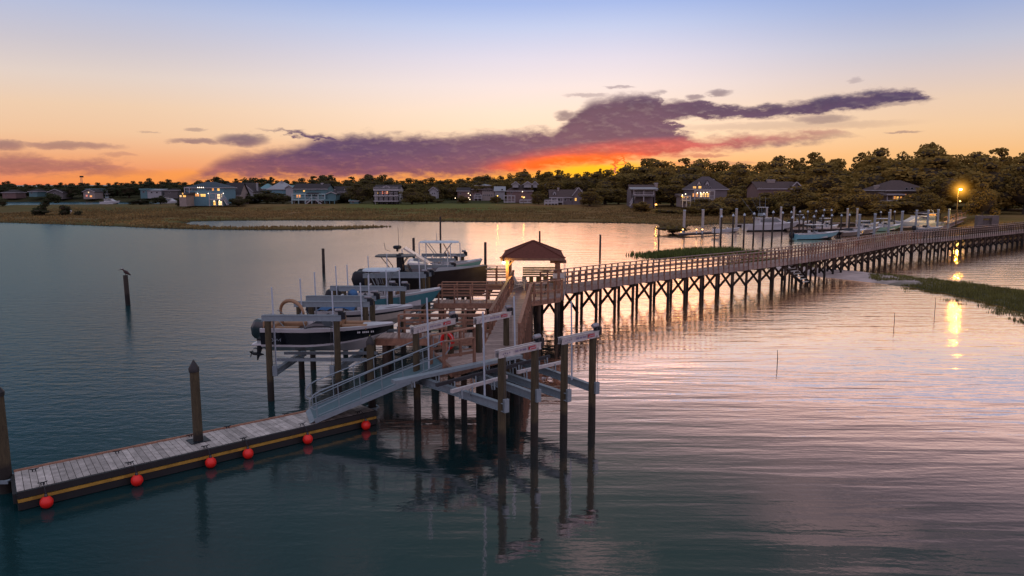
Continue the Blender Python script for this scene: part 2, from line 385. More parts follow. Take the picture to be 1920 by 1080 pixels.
# ------------------------------------------------------------------ water
def build_water():
    m = bpy.data.materials.new('estuary_water'); m.use_nodes = True; nt = m.node_tree; g = G(nt)
    nt.nodes.remove(nt.nodes['Principled BSDF']); out = nt.nodes['Material Output']
    pos = g.n('ShaderNodeNewGeometry').outputs['Position']
    sep = g.n('ShaderNodeSeparateXYZ'); nt.links.new(pos, sep.inputs[0]); X, Y = S(g, sep.outputs[0]), S(g, sep.outputs[1])
    big = g.noise(g.mapping(pos, sc=(1, .45, 1)), .035, 3, .5)
    side = g.mapr(X / (Y + 14.0) + (big - .5) * .18, -.42, .06, 1, 0, smooth=True)     # wind-ruffled western reach, its reflection painted dimmer too
    near = g.mapr(Y, 15, 48, 1, 0, smooth=True)
    sw = g.noise(g.mapping(pos, rot=(0, 0, R(36)), sc=(.14, 1.0, 1)), 1.05, 3, .5, .25)
    rp = g.noise(g.mapping(pos, rot=(0, 0, R(-8)), sc=(.55, 1.0, 1)), 2.1, 4, .58, .3)
    fine = g.noise(g.mapping(pos, rot=(0, 0, R(12)), sc=(.6, 1.0, 1)), 7.0, 2, .5)
    gust = g.mapr(big, .35, .62, .45, 1.15) * (1.0 + 1.8 * (g.mapr(Y, 36, 50, smooth=True) * g.mapr(Y, 120, 90) * g.mapr(X, -6, 4)))
    calm = g.mapr(Y, 17, 42, .40, 1.0, smooth=True)
    h = sw * (calm * 0.058 * g.mapr(X, -25, 15, .25, 1.0)) + rp * (calm * gust * (0.0105 + side * .024)) + fine * (0.0016 + side * .0040)
    b = g.n('ShaderNodeBump'); b.inputs['Strength'].default_value = 1.0; b.inputs['Distance'].default_value = 1.0
    g.put(b.inputs['Height'], h)
    fr = g.n('ShaderNodeFresnel'); fr.inputs[0].default_value = 1.42; nt.links.new(b.outputs[0], fr.inputs['Normal'])
    fac = g.m('POWER', S(g, fr.outputs[0]), .20 + side * .64)
    refl = g.mapr(fac * (1.0 - side * .52), 0, 1)
    gl = g.n('ShaderNodeBsdfGlossy'); nt.links.new(b.outputs[0], gl.inputs['Normal'])
    g.put(gl.inputs['Roughness'], (.05 + .06 * g.mapr(Y, 30, 60)) + side * .10)
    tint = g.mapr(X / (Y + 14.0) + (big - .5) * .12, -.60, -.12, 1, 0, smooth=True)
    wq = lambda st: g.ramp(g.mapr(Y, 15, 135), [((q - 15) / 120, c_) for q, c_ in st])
    warm = g.mix(g.mapr(X / (Y + 14.0), -.02, .22, smooth=True), wq([(20, (1, .86, .80)), (40, (1.15, .95, .82)), (110, (1.15, 1.0, .90))]), wq([(20, (1, .84, .78)), (31, (1.5, 1.15, .96)), (44, (2.05, 1.42, .90)), (64, (1.85, 1.30, .84)), (110, (1.25, 1.02, .80))]))  # peach brightness painted into the mirror colour by position, beyond a real surface
    g.put(gl.inputs['Color'], g.mix(tint, warm, (.60, .82, .92)))  # reflected light cooled toward the west in the colour itself
    df = g.n('ShaderNodeBsdfDiffuse'); g.put(df.inputs[0], g.mix(side, (.008, .030, .033), (.006, .032, .036)))
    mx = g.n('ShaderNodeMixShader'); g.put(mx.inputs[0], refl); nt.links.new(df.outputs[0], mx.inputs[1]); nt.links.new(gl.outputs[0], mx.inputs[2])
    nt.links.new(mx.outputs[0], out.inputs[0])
    b2 = MB(); b2.add([(-4000, -400, 0), (4000, -400, 0), (4000, 9000, 0), (-4000, 9000, 0)], [(0, 1, 2, 3)])
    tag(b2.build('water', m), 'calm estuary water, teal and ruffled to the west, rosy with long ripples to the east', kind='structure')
build_water()
# ------------------------------------------------------------------ pilings and markers standing in the water
def pile_mesh(b, x, y, top, r=0.14, bot=-1.5, lean=(0, 0), n=14):
    pts = []; rad = []
    for k in range(7):
        t = k / 6; z = bot + (top - bot) * t
        pts.append((x + lean[0] * (z / 3), y + lean[1] * (z / 3), z)); rad.append(r * (1.06 - .1 * t) * (1 + random.uniform(-.015, .015)))
    b.sweep(pts, rad, n); return b
def piling(u, v, vtop, label, r=.14, group=None, cap=None, m=None, z0=0.0, lean=(0, 0), name='piling', cat='piling', capr=1.08):
    p = W(u, v, z0); top = P3(u, vtop, p.y).z
    if lean == (0, 0): lean = (random.uniform(-.03, .03), random.uniform(-.03, .03))
    e = empty(name, (p.x, p.y, 0), label, cat, group)
    b = MB(); pile_mesh(b, 0, 0, top, r, lean=lean); b.build('shaft', m or M_pile, e, smooth=True)
    if cap is not None:
        c = MB(); lx = lean[0] * top / 3; h = .28 if cap == 'cone' else .05
        rr = r * capr
        c.sweep([(lx, 0, top - .12), (lx, 0, top), (lx, 0, top + h)], [rr, rr * 1.04, .012 if cap == 'cone' else rr * .9], 14)
        c.build('cap', M_capd if cap == 'cone' else M_pvc, e, smooth=True)
    return e
piling(12, 922, 735, 'thick dock piling with black cone cap at the outer end of the floating dock', r=.19, cap='cone', cat='dock piling', group='floating dock pilings')
piling(372, 829, 690, 'dock piling with black cone cap rising through the middle of the floating dock', r=.15, cap='cone', z0=.5, cat='dock piling', group='floating dock pilings')
piling(698, 769, 641, 'capped piling at the inner corner of the floating dock, beside the gangway', r=.15, cap='cone', z0=.3, cat='dock piling', group='floating dock pilings')
bp = piling(240, 572, 516, 'lone weathered channel piling with a brown bird perched on top', r=.17, m=M_pile_dark, lean=(-.05, 0))
piling(607, 511, 466, 'slim dark piling standing alone in open water behind the dark outboard engines', r=.15, m=M_pile_dark, group='mooring pilings behind the boat lifts')
piling(776, 482, 446, 'dark piling left of the mint hulled boat', r=.16, m=M_pile_dark, group='mooring pilings behind the boat lifts')
piling(910, 497, 454, 'dark piling off the bow of the mint hulled boat', r=.15, m=M_pile_dark, group='mooring pilings behind the boat lifts')
piling(826, 461, 406, 'tall thin marker post farthest behind the mint hulled boat', r=.13, m=M_pile_dark, group='channel marker posts', cat='marker post', name='marker_post')
piling(1012, 452, 433, 'thin marker post in the water just beyond the gazebo roof', r=.14, m=M_pile_dark, group='channel marker posts', cat='marker post', name='marker_post')
piling(1125, 477, 440, 'thin marker post in open water beyond the start of the boardwalk', r=.13, m=M_pile_dark, group='channel marker posts', cat='marker post', name='marker_post')
for u, v, vt, lb in [(1457, 684, 656, 'thin stick standing in open water nearest the boat lifts'), (1676, 612, 586, 'thin stick in the water left of the tall stick near the grassy spit'),
                     (1752, 592, 558, 'tall thin stick in the water near the grassy spit')]:
    p = W(u, v); top = P3(u, vt, p.y).z
    b = MB(); b.sweep([(0, 0, -.6), (.01, 0, top * .5), (-.02, 0, top)], [.022, .02, .012], 6)
    tag(b.build('stick', M_pile_dark, loc=(p.x, p.y, 0)), lb, 'stick', 'sticks standing in the water')

# brown bird perched on the channel piling
top = P3(240, 516, bp.location.y).z
b = MB(); b.sweep([(-.52, 0, .36), (-.34, 0, .40), (-.24, 0, .45), (-.16, 0, .45), (-.09, 0, .36), (0, 0, .27), (.12, 0, .2), (.27, 0, .1), (.42, 0, .0)],
        [.006, .018, .045, .058, .05, .115, .125, .075, .02], 12, sq=(.85, 1))
for s in (-.04, .04): b.tube((.04, s, .2), (.03, s, 0), .014, .012, 6)
bird = b.build('bird', mat('brown_feathers', (.05, .022, .02), .8, var=.4, nscale=9), smooth='all', loc=(bp.location.x - .05, bp.location.y, top))
tag(bird, 'brown long billed bird with pale crown perched on the lone piling', 'bird')
b = MB(); b.sphere((-.2, 0, .49), .042, 8, 6); b.build('crown_feathers', M_white, bird, smooth='all')

# ------------------------------------------------------------------ floating dock
def build_dock():
    z = .55
    NL, NR, FR, FL = W(31, 922, z), W(702, 769, z), W(664, 754, z), W(26, 885, z)
    e = empty('floating_dock', (NL.x, NL.y, 0), 'long floating dock of grey planks with a black and yellow edge', 'floating dock')
    o = Vector((NL.x, NL.y, 0))
    L = lambda p: Vector(p) - o
    NL, NR, FR, FL = map(L, (NL, NR, FR, FL))
    n = 62; b = MB()
    for i in range(n):
        t0, t1 = (i + .04) / n, (i + .96) / n
        q = [NL.lerp(NR, t0), NL.lerp(NR, t1), FL.lerp(FR, t1), FL.lerp(FR, t0)]
        b.poly([(a.x, a.y) for a in q], z - .05, z + random.uniform(-.004, .004))
    b.build('deck_planks', M_dock, e)
    d = (NR - NL).normalized(); nrm = Vector((d.y, -d.x, 0))
    b = MB(); b.bar(NL + nrm * .05 - Vector((0, 0, .1)), NR + nrm * .05 - Vector((0, 0, .1)), .11, .19)
    b.bar(NL + nrm * .04 - Vector((0, 0, .42)), NR + nrm * .04 - Vector((0, 0, .42)), .10, .22)
    d2 = (FR - FL).normalized(); n2 = Vector((-d2.y, d2.x, 0))
    b.bar(FL + n2 * .05 - Vector((0, 0, .16)), FR + n2 * .05 - Vector((0, 0, .16)), .1, .22)
    b.bar(NR + d * .05 - Vector((0, 0, .16)), FR + d2 * .05 - Vector((0, 0, .16)), .09, .24)
    b.bar(NL - d * .05 - Vector((0, 0, .2)), FL - d * .05 - Vector((0, 0, .2)), .09, .28)
    b.build('rub_strip', M_black_rub, e)
    b = MB(); b.bar(NL + nrm * .075 - Vector((0, 0, .255)), NR + nrm * .075 - Vector((0, 0, .255)), .10, .085); b.build('yellow_rail', M_yel, e)
    for (P, Q, s) in ((FL, FR, n2),):
        b = MB(); b.bar(P + s * .03 + Vector((0, 0, .02)), Q + s * .03 + Vector((0, 0, .02)), .09, .05); b.build('edge_board', M_wood, e)
    b = MB()
    for i in range(10):
        t0, t1 = (i + .08) / 10, (i + .92) / 10
        q = [NL.lerp(NR, t0), NL.lerp(NR, t1), FL.lerp(FR, t1), FL.lerp(FR, t0)]
        b.poly([(a.x * .985, a.y) for a in q], -.25, z - .12)
    b.build('float_billets', M_black_rub, e)
    def cleat(p, ang):
        c = MB(); 
        c.sweep([(-.13, 0, .085), (-.05, 0, .07), (.05, 0, .07), (.13, 0, .085)], [.012, .018, .018, .012], 6)
        c.tube((-.04, 0, 0), (-.04, 0, .07), .016, n=6); c.tube((.04, 0, 0), (.04, 0, .07), .016, n=6)
        c.build('cleat', M_dark, e, loc=p, rz=ang)
    ang = math.atan2(d.y, d.x)
    for u, v in ((80, 909), (243, 871), (385, 840), (457, 825), (566, 798), (672, 775), (64, 884), (220, 850), (357, 819), (427, 803), (535, 779)):
        cleat(L(W(u, v, z)), ang)
    # pile guide collars
    for (u, v, zz, r) in ((372, 829, .5, .15),):
        p = L(W(u, v, zz)); c = MB(); c.box((p.x, p.y, z + .012), (.62, .55, .03), ang); c.build('pile_guide', M_dark, e)
    for (u, v, zz, r) in ((12, 922, 0, .19), (698, 769, .3, .15)):
        p = L(W(u, v, zz)); c = MB(); pts = [(p.x + math.cos(a) * (r + .1), p.y + math.sin(a) * (r + .1), .42) for a in [k * math.pi / 8 for k in range(17)]]
        c.sweep(pts, .035, 6); c.bar((p.x - r - .3, p.y - .35, .42), (p.x + r + .1, p.y - .3, .42), .05, .1); c.build('pile_hoop', M_alu, e, smooth=True)
    # ------ red mooring buoys hanging along the near edge
    ls = ['red ball buoy nearest the outer end of the floating dock', 'red ball buoy second from the outer end of the floating dock',
          'red ball buoy directly below the middle dock piling', 'red ball buoy just right of the middle dock piling',
          'red ball buoy below the foot of the gangway', 'red ball buoy at the inner corner of the floating dock']
    for (u, v), lb in zip(((83, 933), (248, 890), (389, 861), (461, 846), (570, 818), (678, 792)), ls):
        a = (W(u, v, .2) - o); t = max(0, min(1, (Vector((a.x, a.y, 0)) - Vector((NL.x, NL.y, 0))).dot(d) / (NR - NL).length))
        q = NL.lerp(NR, t) + nrm * .33
        B = empty('ball_buoy', o + Vector((q.x, q.y, .17)), lb, 'buoy', 'red ball buoys along the floating dock')
        c = MB(); c.sphere((0, 0, 0), .172, 20, 14, sc=(1, 1, 1.03)); c.build('ball', M_red, B, smooth='all')
        c = MB(); c.sweep([(0, 0, .15), (0, 0, .21), (0, 0, .25)], [.05, .045, .03], 10); c.build('neck', M_navy, B, smooth=True)
        c = MB(); w = Vector((-nrm.x, -nrm.y, 0)) ; c.sweep([(0, 0, .24), tuple(w * .12 + Vector((0, 0, .40))), tuple(w * .36 + Vector((0, 0, .47)))], .012, 5); c.build('rope', M_dark, B)
build_dock()

# ------------------------------------------------------------------ gangway
def build_gangway():
    a, b_, c, d = W(572, 771, .66), W(600, 783, .66), W(811, 662, 2.24), W(846, 693, 2.24)
    # straighten into a true rectangle of constant width
    m0, m1 = (a + b_) / 2, (c + d) / 2
    ax = (m1 - m0); L = ax.length; ax.normalize(); sd = Vector((0, 0, 1)).cross(ax).normalized(); w = ((a - b_).length + (c - d).length) / 4
    w = min(max(w, .5), .75)
    e = empty('gangway', m0, 'sloping aluminium gangway with looped handrails from floating dock to pier', 'gangway')
    up = ax.cross(sd) * -1
    if up.z < 0: up = -up
    T = lambda s, y, z: ax * (s * L) + sd * y + Vector((0, 0, z))
    g = MB()
    for i in range(46): g.bar(T((i + .015) / 46, 0, 0), T((i + .985) / 46, 0, 0), w * 2, .03)
    g.build('tread', M_gang, e)
    g = MB()
    for s in (-1, 1): g.bar(T(0, s * w, -.03), T(1, s * w, -.03), .06, .17)
    g.bar(T(-.035, 0, -.035), T(.005, 0, -.005), w * 2 + .05, .02)
    g.build('side_beam', M_alu, e)
    for s in (-1, 1):
        g = MB(); y = s * (w - .02)
        top = [T(.0, y, .38), T(-.032, y, .55), T(-.03, y, .78), T(.0, y, .93), T(.05, y, .98), T(.3, y, .98), T(.7, y, .98), T(.95, y, .98), T(1.0, y, .95), T(1.03, y, .8), T(1.02, y, .55), T(.99, y, .42)]
        g.sweep(top, .024, 7); g.sweep([T(0.0, y, .38), T(.5, y, .5), T(.99, y, .45)], .02, 6); g.sweep([T(.02, y, .12), T(.98, y, .12)], .018, 6)
        r = g.build('handrail', M_alu, e, smooth=True)
        for k in range(7):
            t = .02 + k * .16; h = MB(); h.tube(T(t, y, 0), T(t - .008, y, .98), .019, n=7); h.build('baluster', M_alu, r)
    g = MB(); g.bar(c - m0 + Vector((0, 0, .03)), d - m0 + Vector((0, 0, .03)), .13, .1); g.build('hinge_board', M_wood, e)
build_gangway()

# ------------------------------------------------------------------ boat lifts
def lift(name_label, beams, cradles, bunks, cz, guides, group, brand=False, ptop=3.4, motor_end=1, pr=.135, mb=M_alu, foot=True, piles=True):
    # beams: [(p0,p1),(p0,p1)] top beams; cradles: [(p0,p1),...]; bunks [(p0,p1,mat,w)]
    o = Vector((beams[0][0][0], beams[0][0][1], 0))
    e = empty('boat_lift', o, name_label, 'boat lift', group)
    l = lambda p: Vector((p[0], p[1], p[2] if len(p) > 2 else 0)) - o
    for p0, p1 in beams:
        a, b_ = l(p0), l(p1); d = (b_ - a); d.z = 0; d.normalize(); nn = Vector((d.y, -d.x, 0))
        for q in (a + d * .12, b_ - d * .12):
            g = MB(); pile_mesh(g, q.x, q.y, ptop, pr, lean=(random.uniform(-.01, .01), random.uniform(-.01, .01))); g.build('pile', M_pile, e, smooth=True)
        z = Vector((0, 0, ptop)); A, B = Vector((a.x, a.y, 0)) - d * .1 + z, Vector((b_.x, b_.y, 0)) + d * .1 + z
        g = MB()
        for s in (-.085, .085):                      # paired channel beam
            for (dz, ww, hh) in ((.015, .07, .022), (.125, .016, .20), (.235, .07, .022)):
                g.bar(A + nn * s + Vector((0, 0, dz)), B + nn * s + Vector((0, 0, dz)), ww, hh)
        tb = g.build('top_beam', mb, e)
        g = MB(); g.tube(A + Vector((0, 0, .15)), B + Vector((0, 0, .15)), .035, n=8)
        for k in range(4):
            q = A.lerp(B, .12 + .25 * k) + Vector((0, 0, .15)); g.tube(q - d * .05, q + d * .05, .06, n=10)
        g.build('drive_shaft', M_steel, tb, smooth=True)
        if brand:
            g = MB(); f = nn * .125 * (1 if nn.y < 0 else -1)
            q0, q1 = A.lerp(B, .68) + f, A.lerp(B, .86) + f; zz = Vector((0, 0, .13)); g.bar(q0 + zz, q1 + zz, .006, .115)
            pl = g.build('maker_plate', M_redpl, tb)
            g = MB(); f2 = f * 1.06
            q0, q1 = A.lerp(B, .70) + f2 + zz, A.lerp(B, .735) + f2 + zz; g.add([q0 + Vector((0, 0, -.045)), q1 + Vector((0, 0, -.035)), q1 + Vector((0, 0, .045))], [(0, 1, 2)])
            for k in range(5): q = A.lerp(B, .75 + k * .018) + f2 + zz; g.bar(q, q + d * .018, .004, .035 if k % 2 else .05)
            q0, q1 = A.lerp(B, .835) + f2 + zz, A.lerp(B, .852) + f2 + zz; g.add([q0 + Vector((0, 0, -.03)), q1 + Vector((0, 0, .05)), q0 + Vector((0, 0, .04))], [(0, 1, 2)])
            g.build('plate_mark', M_pvc, pl)
            g = MB()
            for k in range(14):
                if k in (4, 8): continue
                q = A.lerp(B, .36 + k * .019) + f2 + zz; g.bar(q, q + d * .022, .003, .06 if k % 3 else .075)
            for k in range(4): q = A.lerp(B, .07 + k * .05) + f2 + Vector((0, 0, .12 + .02 * (k % 2))); g.bar(q, q + d * .03, .003, .05)
            g.build('stencilled_number', mat('faded_blue_ink', (.20, .16, .30), .7, var=.3), tb)
        q = (B if motor_end == 1 else A) + Vector((0, 0, .3)); s = d if motor_end == 1 else -d
        g = MB(); g.box(q + s * .08 + Vector((0, 0, -.08)), (.16, .22, .30), math.atan2(d.y, d.x)); g.box(q - s * .02 + Vector((0, 0, .02)), (.22, .16, .16), math.atan2(d.y, d.x))
        mo = g.build('motor_housing', M_dark, e, bevel=.015)
        g = MB(); p = q - s * .10 + Vector((0, 0, .14)); g.sweep([p - d * .17, p - d * .12, p + d * .12, p + d * .16], [.06, .085, .085, .05], 12); g.build('motor', M_steel, mo, smooth=True)
    for p0, p1 in cradles:
        a, b_ = l(p0), l(p1); g = MB(); g.bar(a, b_, .022, cz); 
        for dz in (-cz / 2, cz / 2): g.bar(a + Vector((0, 0, dz)), b_ + Vector((0, 0, dz)), .17, .025)
        cb = g.build('cradle_beam', M_alu, e)
        d = (b_ - a).normalized()
        for q in (a, b_):
            g = MB(); g.box(q + Vector((0, 0, .07)), (.025, .20, cz + .2), math.atan2(d.y, d.x)); g.box(q + d * .07 * (1 if q is b_ else -1) + Vector((0, 0, .07)), (.025, .20, cz + .2), math.atan2(d.y, d.x)); g.build('end_plate', M_alu, cb, bevel=.01)
            g = MB()
            for s in (-.04, .04): g.tube(q + Vector((s, 0, .1)), Vector((q.x + s * .5, q.y, ptop + .1)), .007, n=5)
            g.build('cable', M_cable, cb)
    for p0, p1, mm, ww in bunks:
        a, b_ = l(p0), l(p1); g = MB(); g.bar(a, b_, ww, .12); bk = g.build('bunk', mm, e)
        if foot:
            for t in (.12, .3, .7, .88):
                q = a.lerp(b_, t); g = MB(); g.bar(q, q + Vector((.05, -.03, -.32)), .05, .02); g.bar(q + Vector((.12, 0, 0)), q + Vector((.13, -.03, -.32)), .05, .02); g.build('bunk_bracket', M_alu, bk)
    for p, h in guides:
        a = l(p); g = MB(); g.sweep([a, a + Vector((-.02, 0, (h - a.z) * .5)), Vector((a.x - .05, a.y, h))], [.034, .033, .032], 9); g.sphere((a.x - .05, a.y, h), .034, 9, 6); g.build('guide_post', M_pvc, e, smooth=True)
    return e
V = Vector
A0, A1, B0, B1 = W(776, 620, 3.5), W(848, 603, 3.5), W(894, 602, 3.5), W(953, 590, 3.5)
C0, C1, D0, D1 = W(936, 665, 3.5), W(1007, 649, 3.5), W(1054, 640, 3.5), W(1116, 627, 3.5)
def off(p, dx, dy, z): return (p.x + dx, p.y + dy, z)
bunk_ = lambda u0, v0, u1, v1, z: (tuple(W(u0, v0, z)), tuple(W(u1, v1, z)))
lift('empty front boat lift nearest the floating dock, with long plank bunk and red maker plates', [(A0, A1), (C0, C1)],
     [(off(A0, .15, .0, 1.6), off(C0, .2, -.1, 1.75)), (off(A1, .15, -.15, 1.62), off(C1, .02, -.2, 1.75))],
     [(*bunk_(738, 716, 975, 667, 2.32), M_alu, .30), (*bunk_(818, 722, 1022, 670, 2.12), M_bunk, .10), (*bunk_(846, 734, 950, 706, 2.05), M_aluw, .10)], .26,
     [(tuple(W(805, 706, 1.75)), 4.75), (tuple(W(909, 745, 1.75)), 4.7)], 'empty boat lifts at the end of the pier', brand=True, mb=M_aluw)
lift('empty boat lift farthest right at the end of the pier, hanging over open water', [(B0, B1), (D0, D1)],
     [(off(B0, .12, -.1, 1.62), off(D0, .22, -.1, 1.5)), (off(B1, .12, -.1, 1.62), off(D1, .05, -.15, 1.45))],
     [(*bunk_(945, 690, 1030, 668, 1.98), M_bunk, .10), (*bunk_(970, 698, 1062, 677, 1.95), M_aluw, .10)], .26,
     [(tuple(W(966, 690, 1.75)), 4.6), (tuple(W(1072, 712, 1.6)), 4.6)], 'empty boat lifts at the end of the pier', brand=True, mb=M_aluw)
def left_lift(lb, f, bk, bz, seedg):
    (u0, v0, u1), (w0, x0, w1) = f, bk
    z = 3.5; F0, F1, K0, K1 = W(u0, v0, z), W(u1, v0, z), W(w0, x0, z), W(w1, x0, z)
    cr = [((F0.x + .35, F0.y, bz), (K0.x + .25, K0.y, bz)), ((F1.x - .35, F1.y, bz), (K1.x - .35, K1.y, bz))]
    yb = [F0.y * .68 + K0.y * .32, F0.y * .32 + K0.y * .68]
    bn = [((min(F0.x, K0.x) + .0, yy, bz + .26), (max(F1.x, K1.x) + .6, yy, bz + .26), M_alu, .12) for yy in yb]
    gd = [((F0.x + .35, F0.y + .15, bz), 4.75), ((F1.x - .25, F1.y + .15, bz), 4.6), ((K0.x + .3, K0.y - .15, bz), 4.7), ((K1.x - .25, K1.y - .15, bz), 4.5)]
    lift(lb, [(F0, F1), (K0, K1)], cr, bn, .24, gd, 'boat lifts along the west side of the pier', foot=False)
    return F0, F1, K0, K1, bz
LIFTS = []
for lb, f, bk, bz in [('boat lift carrying the navy and white bowrider', (496, 597, 636), (556, 571, 690), 1.22),
                      ('boat lift carrying the white skiff with the blue cover', (578, 560, 702), (623, 541, 736), 1.2),
                      ('boat lift carrying the teal centre console boat', (640, 542, 759), (684, 518, 796), 1.2),
                      ('boat lift carrying the big black hulled boat', (716, 515, 806), (748, 501, 848), 1.1),
                      ('farthest boat lift, carrying the mint hulled boat', (778, 488, 852), (793, 479, 870), 1.1)]:
    LIFTS.append(left_lift(lb, f, bk, bz, 0))

# ------------------------------------------------------------------ timber pier with gazebo platform and fingers
DZ, RZ = 2.2, 3.25
def rail_run(parent, pts, posts, base=DZ - .2, top=RZ, name='railing', m=M_wood, mids=(.42, .78), postname='rail_post', cap=.15, pw=.09):
    g = MB()
    for a, b_ in zip(pts[:-1], pts[1:]):
        a, b_ = Vector((a[0], a[1], 0)), Vector((b_[0], b_[1], 0))
        g.bar(a + Vector((0, 0, top)), b_ + Vector((0, 0, top)), cap, .045)
        for k in mids: g.bar(a + Vector((0, 0, DZ + k)), b_ + Vector((0, 0, DZ + k)), .04, .10)
    r = g.build(name, m, parent)
    tot = sum((Vector(b_[:2]) - Vector(a[:2])).length for a, b_ in zip(pts[:-1], pts[1:])); n = max(2, round(tot / posts) + 1)
    for i in range(n):
        s = tot * i / (n - 1)
        for a, b_ in zip(pts[:-1], pts[1:]):
            a2, b2 = Vector(a[:2]), Vector(b_[:2]); L = (b2 - a2).length
            if s <= L + 1e-4: break
            s -= L
        q = a2.lerp(b2, min(1, s / L)); g = MB(); g.box((q.x, q.y, (base + top - .025) / 2), (pw, pw, top - .025 - base), math.atan2(b2.y - a2.y, b2.x - a2.x)); g.build(postname, m, r)
    return r
def planks(b, P, Q, R_, S_, n, z):              # boards across P->Q / S->R
    for i in range(n):
        t0, t1 = (i + .05) / n, (i + .95) / n
        q = [P.lerp(Q, t0), P.lerp(Q, t1), S_.lerp(R_, t1), S_.lerp(R_, t0)]
        b.poly([(a.x, a.y) for a in q], z - .05, z + random.uniform(-.004, .003))
def build_pier():
    e = empty('timber_pier', (0, 0, 0), 'weathered timber pier with railed finger docks and a widened platform', 'pier')
    # main spine
    sx = lambda y, s: (.0675 * (y - 28.8) - .60 + (.72 if s > 0 else -.72) + .0)
    y0, y1 = 29.9, 45.0
    L0, L1, R0, R1 = V((sx(y0, -1), y0, 0)), V((sx(y1, -1), y1, 0)), V((sx(y0, 1), y0, 0)), V((sx(y1, 1), y1, 0))
    b = MB(); planks(b, L0, L1, R1, R0, 104, DZ)
    # corner deck by the gangway
    a, c, d = W(812, 662, DZ), W(846, 694, DZ), W(980, 664, DZ)
    c2 = V((d.x + .02, d.y, 0)); k = V((sx(31.3, -1), 31.3, 0)); a = V((a.x, a.y, 0)); c = V((c.x, c.y, 0)); j = V((R0.x, 29.88, 0))
    n = 26
    back = V((L0.x, 31.6, 0))
    for i in range(n):                                 # boards run with the front edge
        t0, t1 = (i + .05) / n, (i + .95) / n
        q = [c.lerp(a, t0), c.lerp(a, t1), V((j.x, j.y, 0)).lerp(V((j.x - .1, 31.3, 0)), t1) , V((j.x, j.y, 0)).lerp(V((j.x - .1, 31.3, 0)), t0)]
        b.poly([(p.x, p.y) for p in q], DZ - .055, DZ - .006)
    # gazebo platform
    PL, PR = V((.88, 43.1, 0)), V((2.92, 44.9, 0)); BR, BL = V((3.75, 51.8, 0)), V((.16, 52.4, 0)); SL = V((.2, 45.0, 0))
    pf = [V((sx(44.98, -1), 44.98, 0)), PL, PR, BR, BL]
    nb = 60
    for i in range(nb):
        yy0, yy1 = 45.0 + (52.1 - 45.0) * (i + .05) / nb, 45.0 + (52.1 - 45.0) * (i + .95) / nb
        xl = -.14 + .045 * (yy0 - 45) ; xr = 2.95 + .12 * (yy0 - 45)
        b.box(((xl + xr) / 2, (yy0 + yy1) / 2, DZ - .026), (xr - xl, yy1 - yy0, .05))
    nb = 16
    for i in range(nb):
        yy0, yy1 = 43.1 + 1.88 * (i + .05) / nb, 43.1 + 1.88 * (i + .95) / nb
        b.box((((R1.x - .04) + min(2.93, .95 + (yy0 - 43.1) * 1.12)) / 2, (yy0 + yy1) / 2, DZ - .028), (abs(min(2.93, .95 + (yy0 - 43.1) * 1.12) - (R1.x - .04)), yy1 - yy0, .05))
    b.build('deck_boards', M_deck, e)
    # fascia and joists
    b = MB(); zf = DZ - .2
    def fas(p, q, h=.27): b.bar(V((p[0], p[1], DZ - .05 - h / 2)), V((q[0], q[1], DZ - .05 - h / 2)), .06, h)
    fas(L0 - V((.03, 0, 0)), L1 - V((.03, 0, 0))); fas(R0 + V((.03, 0, 0)), R1 + V((.03, 0, 0))); fas(PL, PR); fas(PR, BR); fas(a, c, .2); fas(c, j, .22); fas(a, k, .2); fas(BL, BR)
    for y in np.arange(31, 45, 1.7): b.box((sx(y, 0) + .0 - .72 + .72, y, DZ - .4), (1.5, .12, .22))
    b.build('fascia_boards', M_wood, e)
    # piles beneath
    pl = [(sx(y, s), y) for y in (31.2, 33.0, 34.8, 36.6, 38.4, 40.2, 42.0, 43.8) for s in (-1, 1)] + [(1.6, 44.0), (2.7, 45.0), (3.0, 48), (3.4, 51.5), (1.6, 48), (0, 48.2), (.2, 51.8), (1.6, 51.8), (-1.9, 28.7), (-.9, 29.2), (.2, 29.9)]
    for x, y in pl:
        g = MB(); pile_mesh(g, x, y, DZ - .1, .12, n=10); g.build('pile', M_woodd, e, smooth=True)
    # wave screen boards under the right hand edge
    g = MB(); y = 33.4
    while y < 43.0:
        g.box((sx(y, 1) + .08, y, 1.0), (.04, .15, 2.1 + random.uniform(-.1, .1))); y += .2 + random.uniform(0, .05)
    g.build('wave_screen', M_wood, e)
    # railings
    rail_run(e, [(sx(33.6, -1), 33.6), (sx(44.6, -1), 44.6), (.02, 47.5), (.1, 49.9)], 1.05)
    rail_run(e, [(sx(30.6, 1) + .05, 30.6), (sx(42.9, 1) + .02, 42.9)], 1.0, mids=(.2, .42, .62, .82))
    rail_run(e, [(PL.x, PL.y), (PR.x + .1, PR.y)], .62, mids=(.45,))
    fr = [W(832, 641, RZ), W(889, 633, RZ)]; rail_run(e, [(p.x, p.y) for p in fr], 1.0, mids=(.5,))
    fr = [W(808, 629, RZ), W(889, 614, RZ)]; rail_run(e, [(p.x, p.y) for p in fr], .9, mids=(.5,))
    # fingers
    def finger(xa, xb, yf, yb, rx0, rx1, fr=True, m=M_wood, np_=3):
        g = MB(); n = int((xb - xa) / .145)
        for i in range(n): 
            t0 = xa + (xb - xa) * (i + .05) / n; t1 = xa + (xb - xa) * (i + .95) / n; g.box(((t0 + t1) / 2, (yf + yb) / 2, DZ - .03), (t1 - t0, yb - yf, .05))
        f = g.build('finger_deck', M_deck, e)
        g = MB(); g.box(((xa + xb) / 2, yf - .035, DZ - .2), (xb - xa, .06, .3)); g.box(((xa + xb) / 2, yb + .035, DZ - .2), (xb - xa, .06, .3)); g.box((xa - .03, (yf + yb) / 2, DZ - .2), (.05, yb - yf, .28)); g.build('finger_beam', m, f)
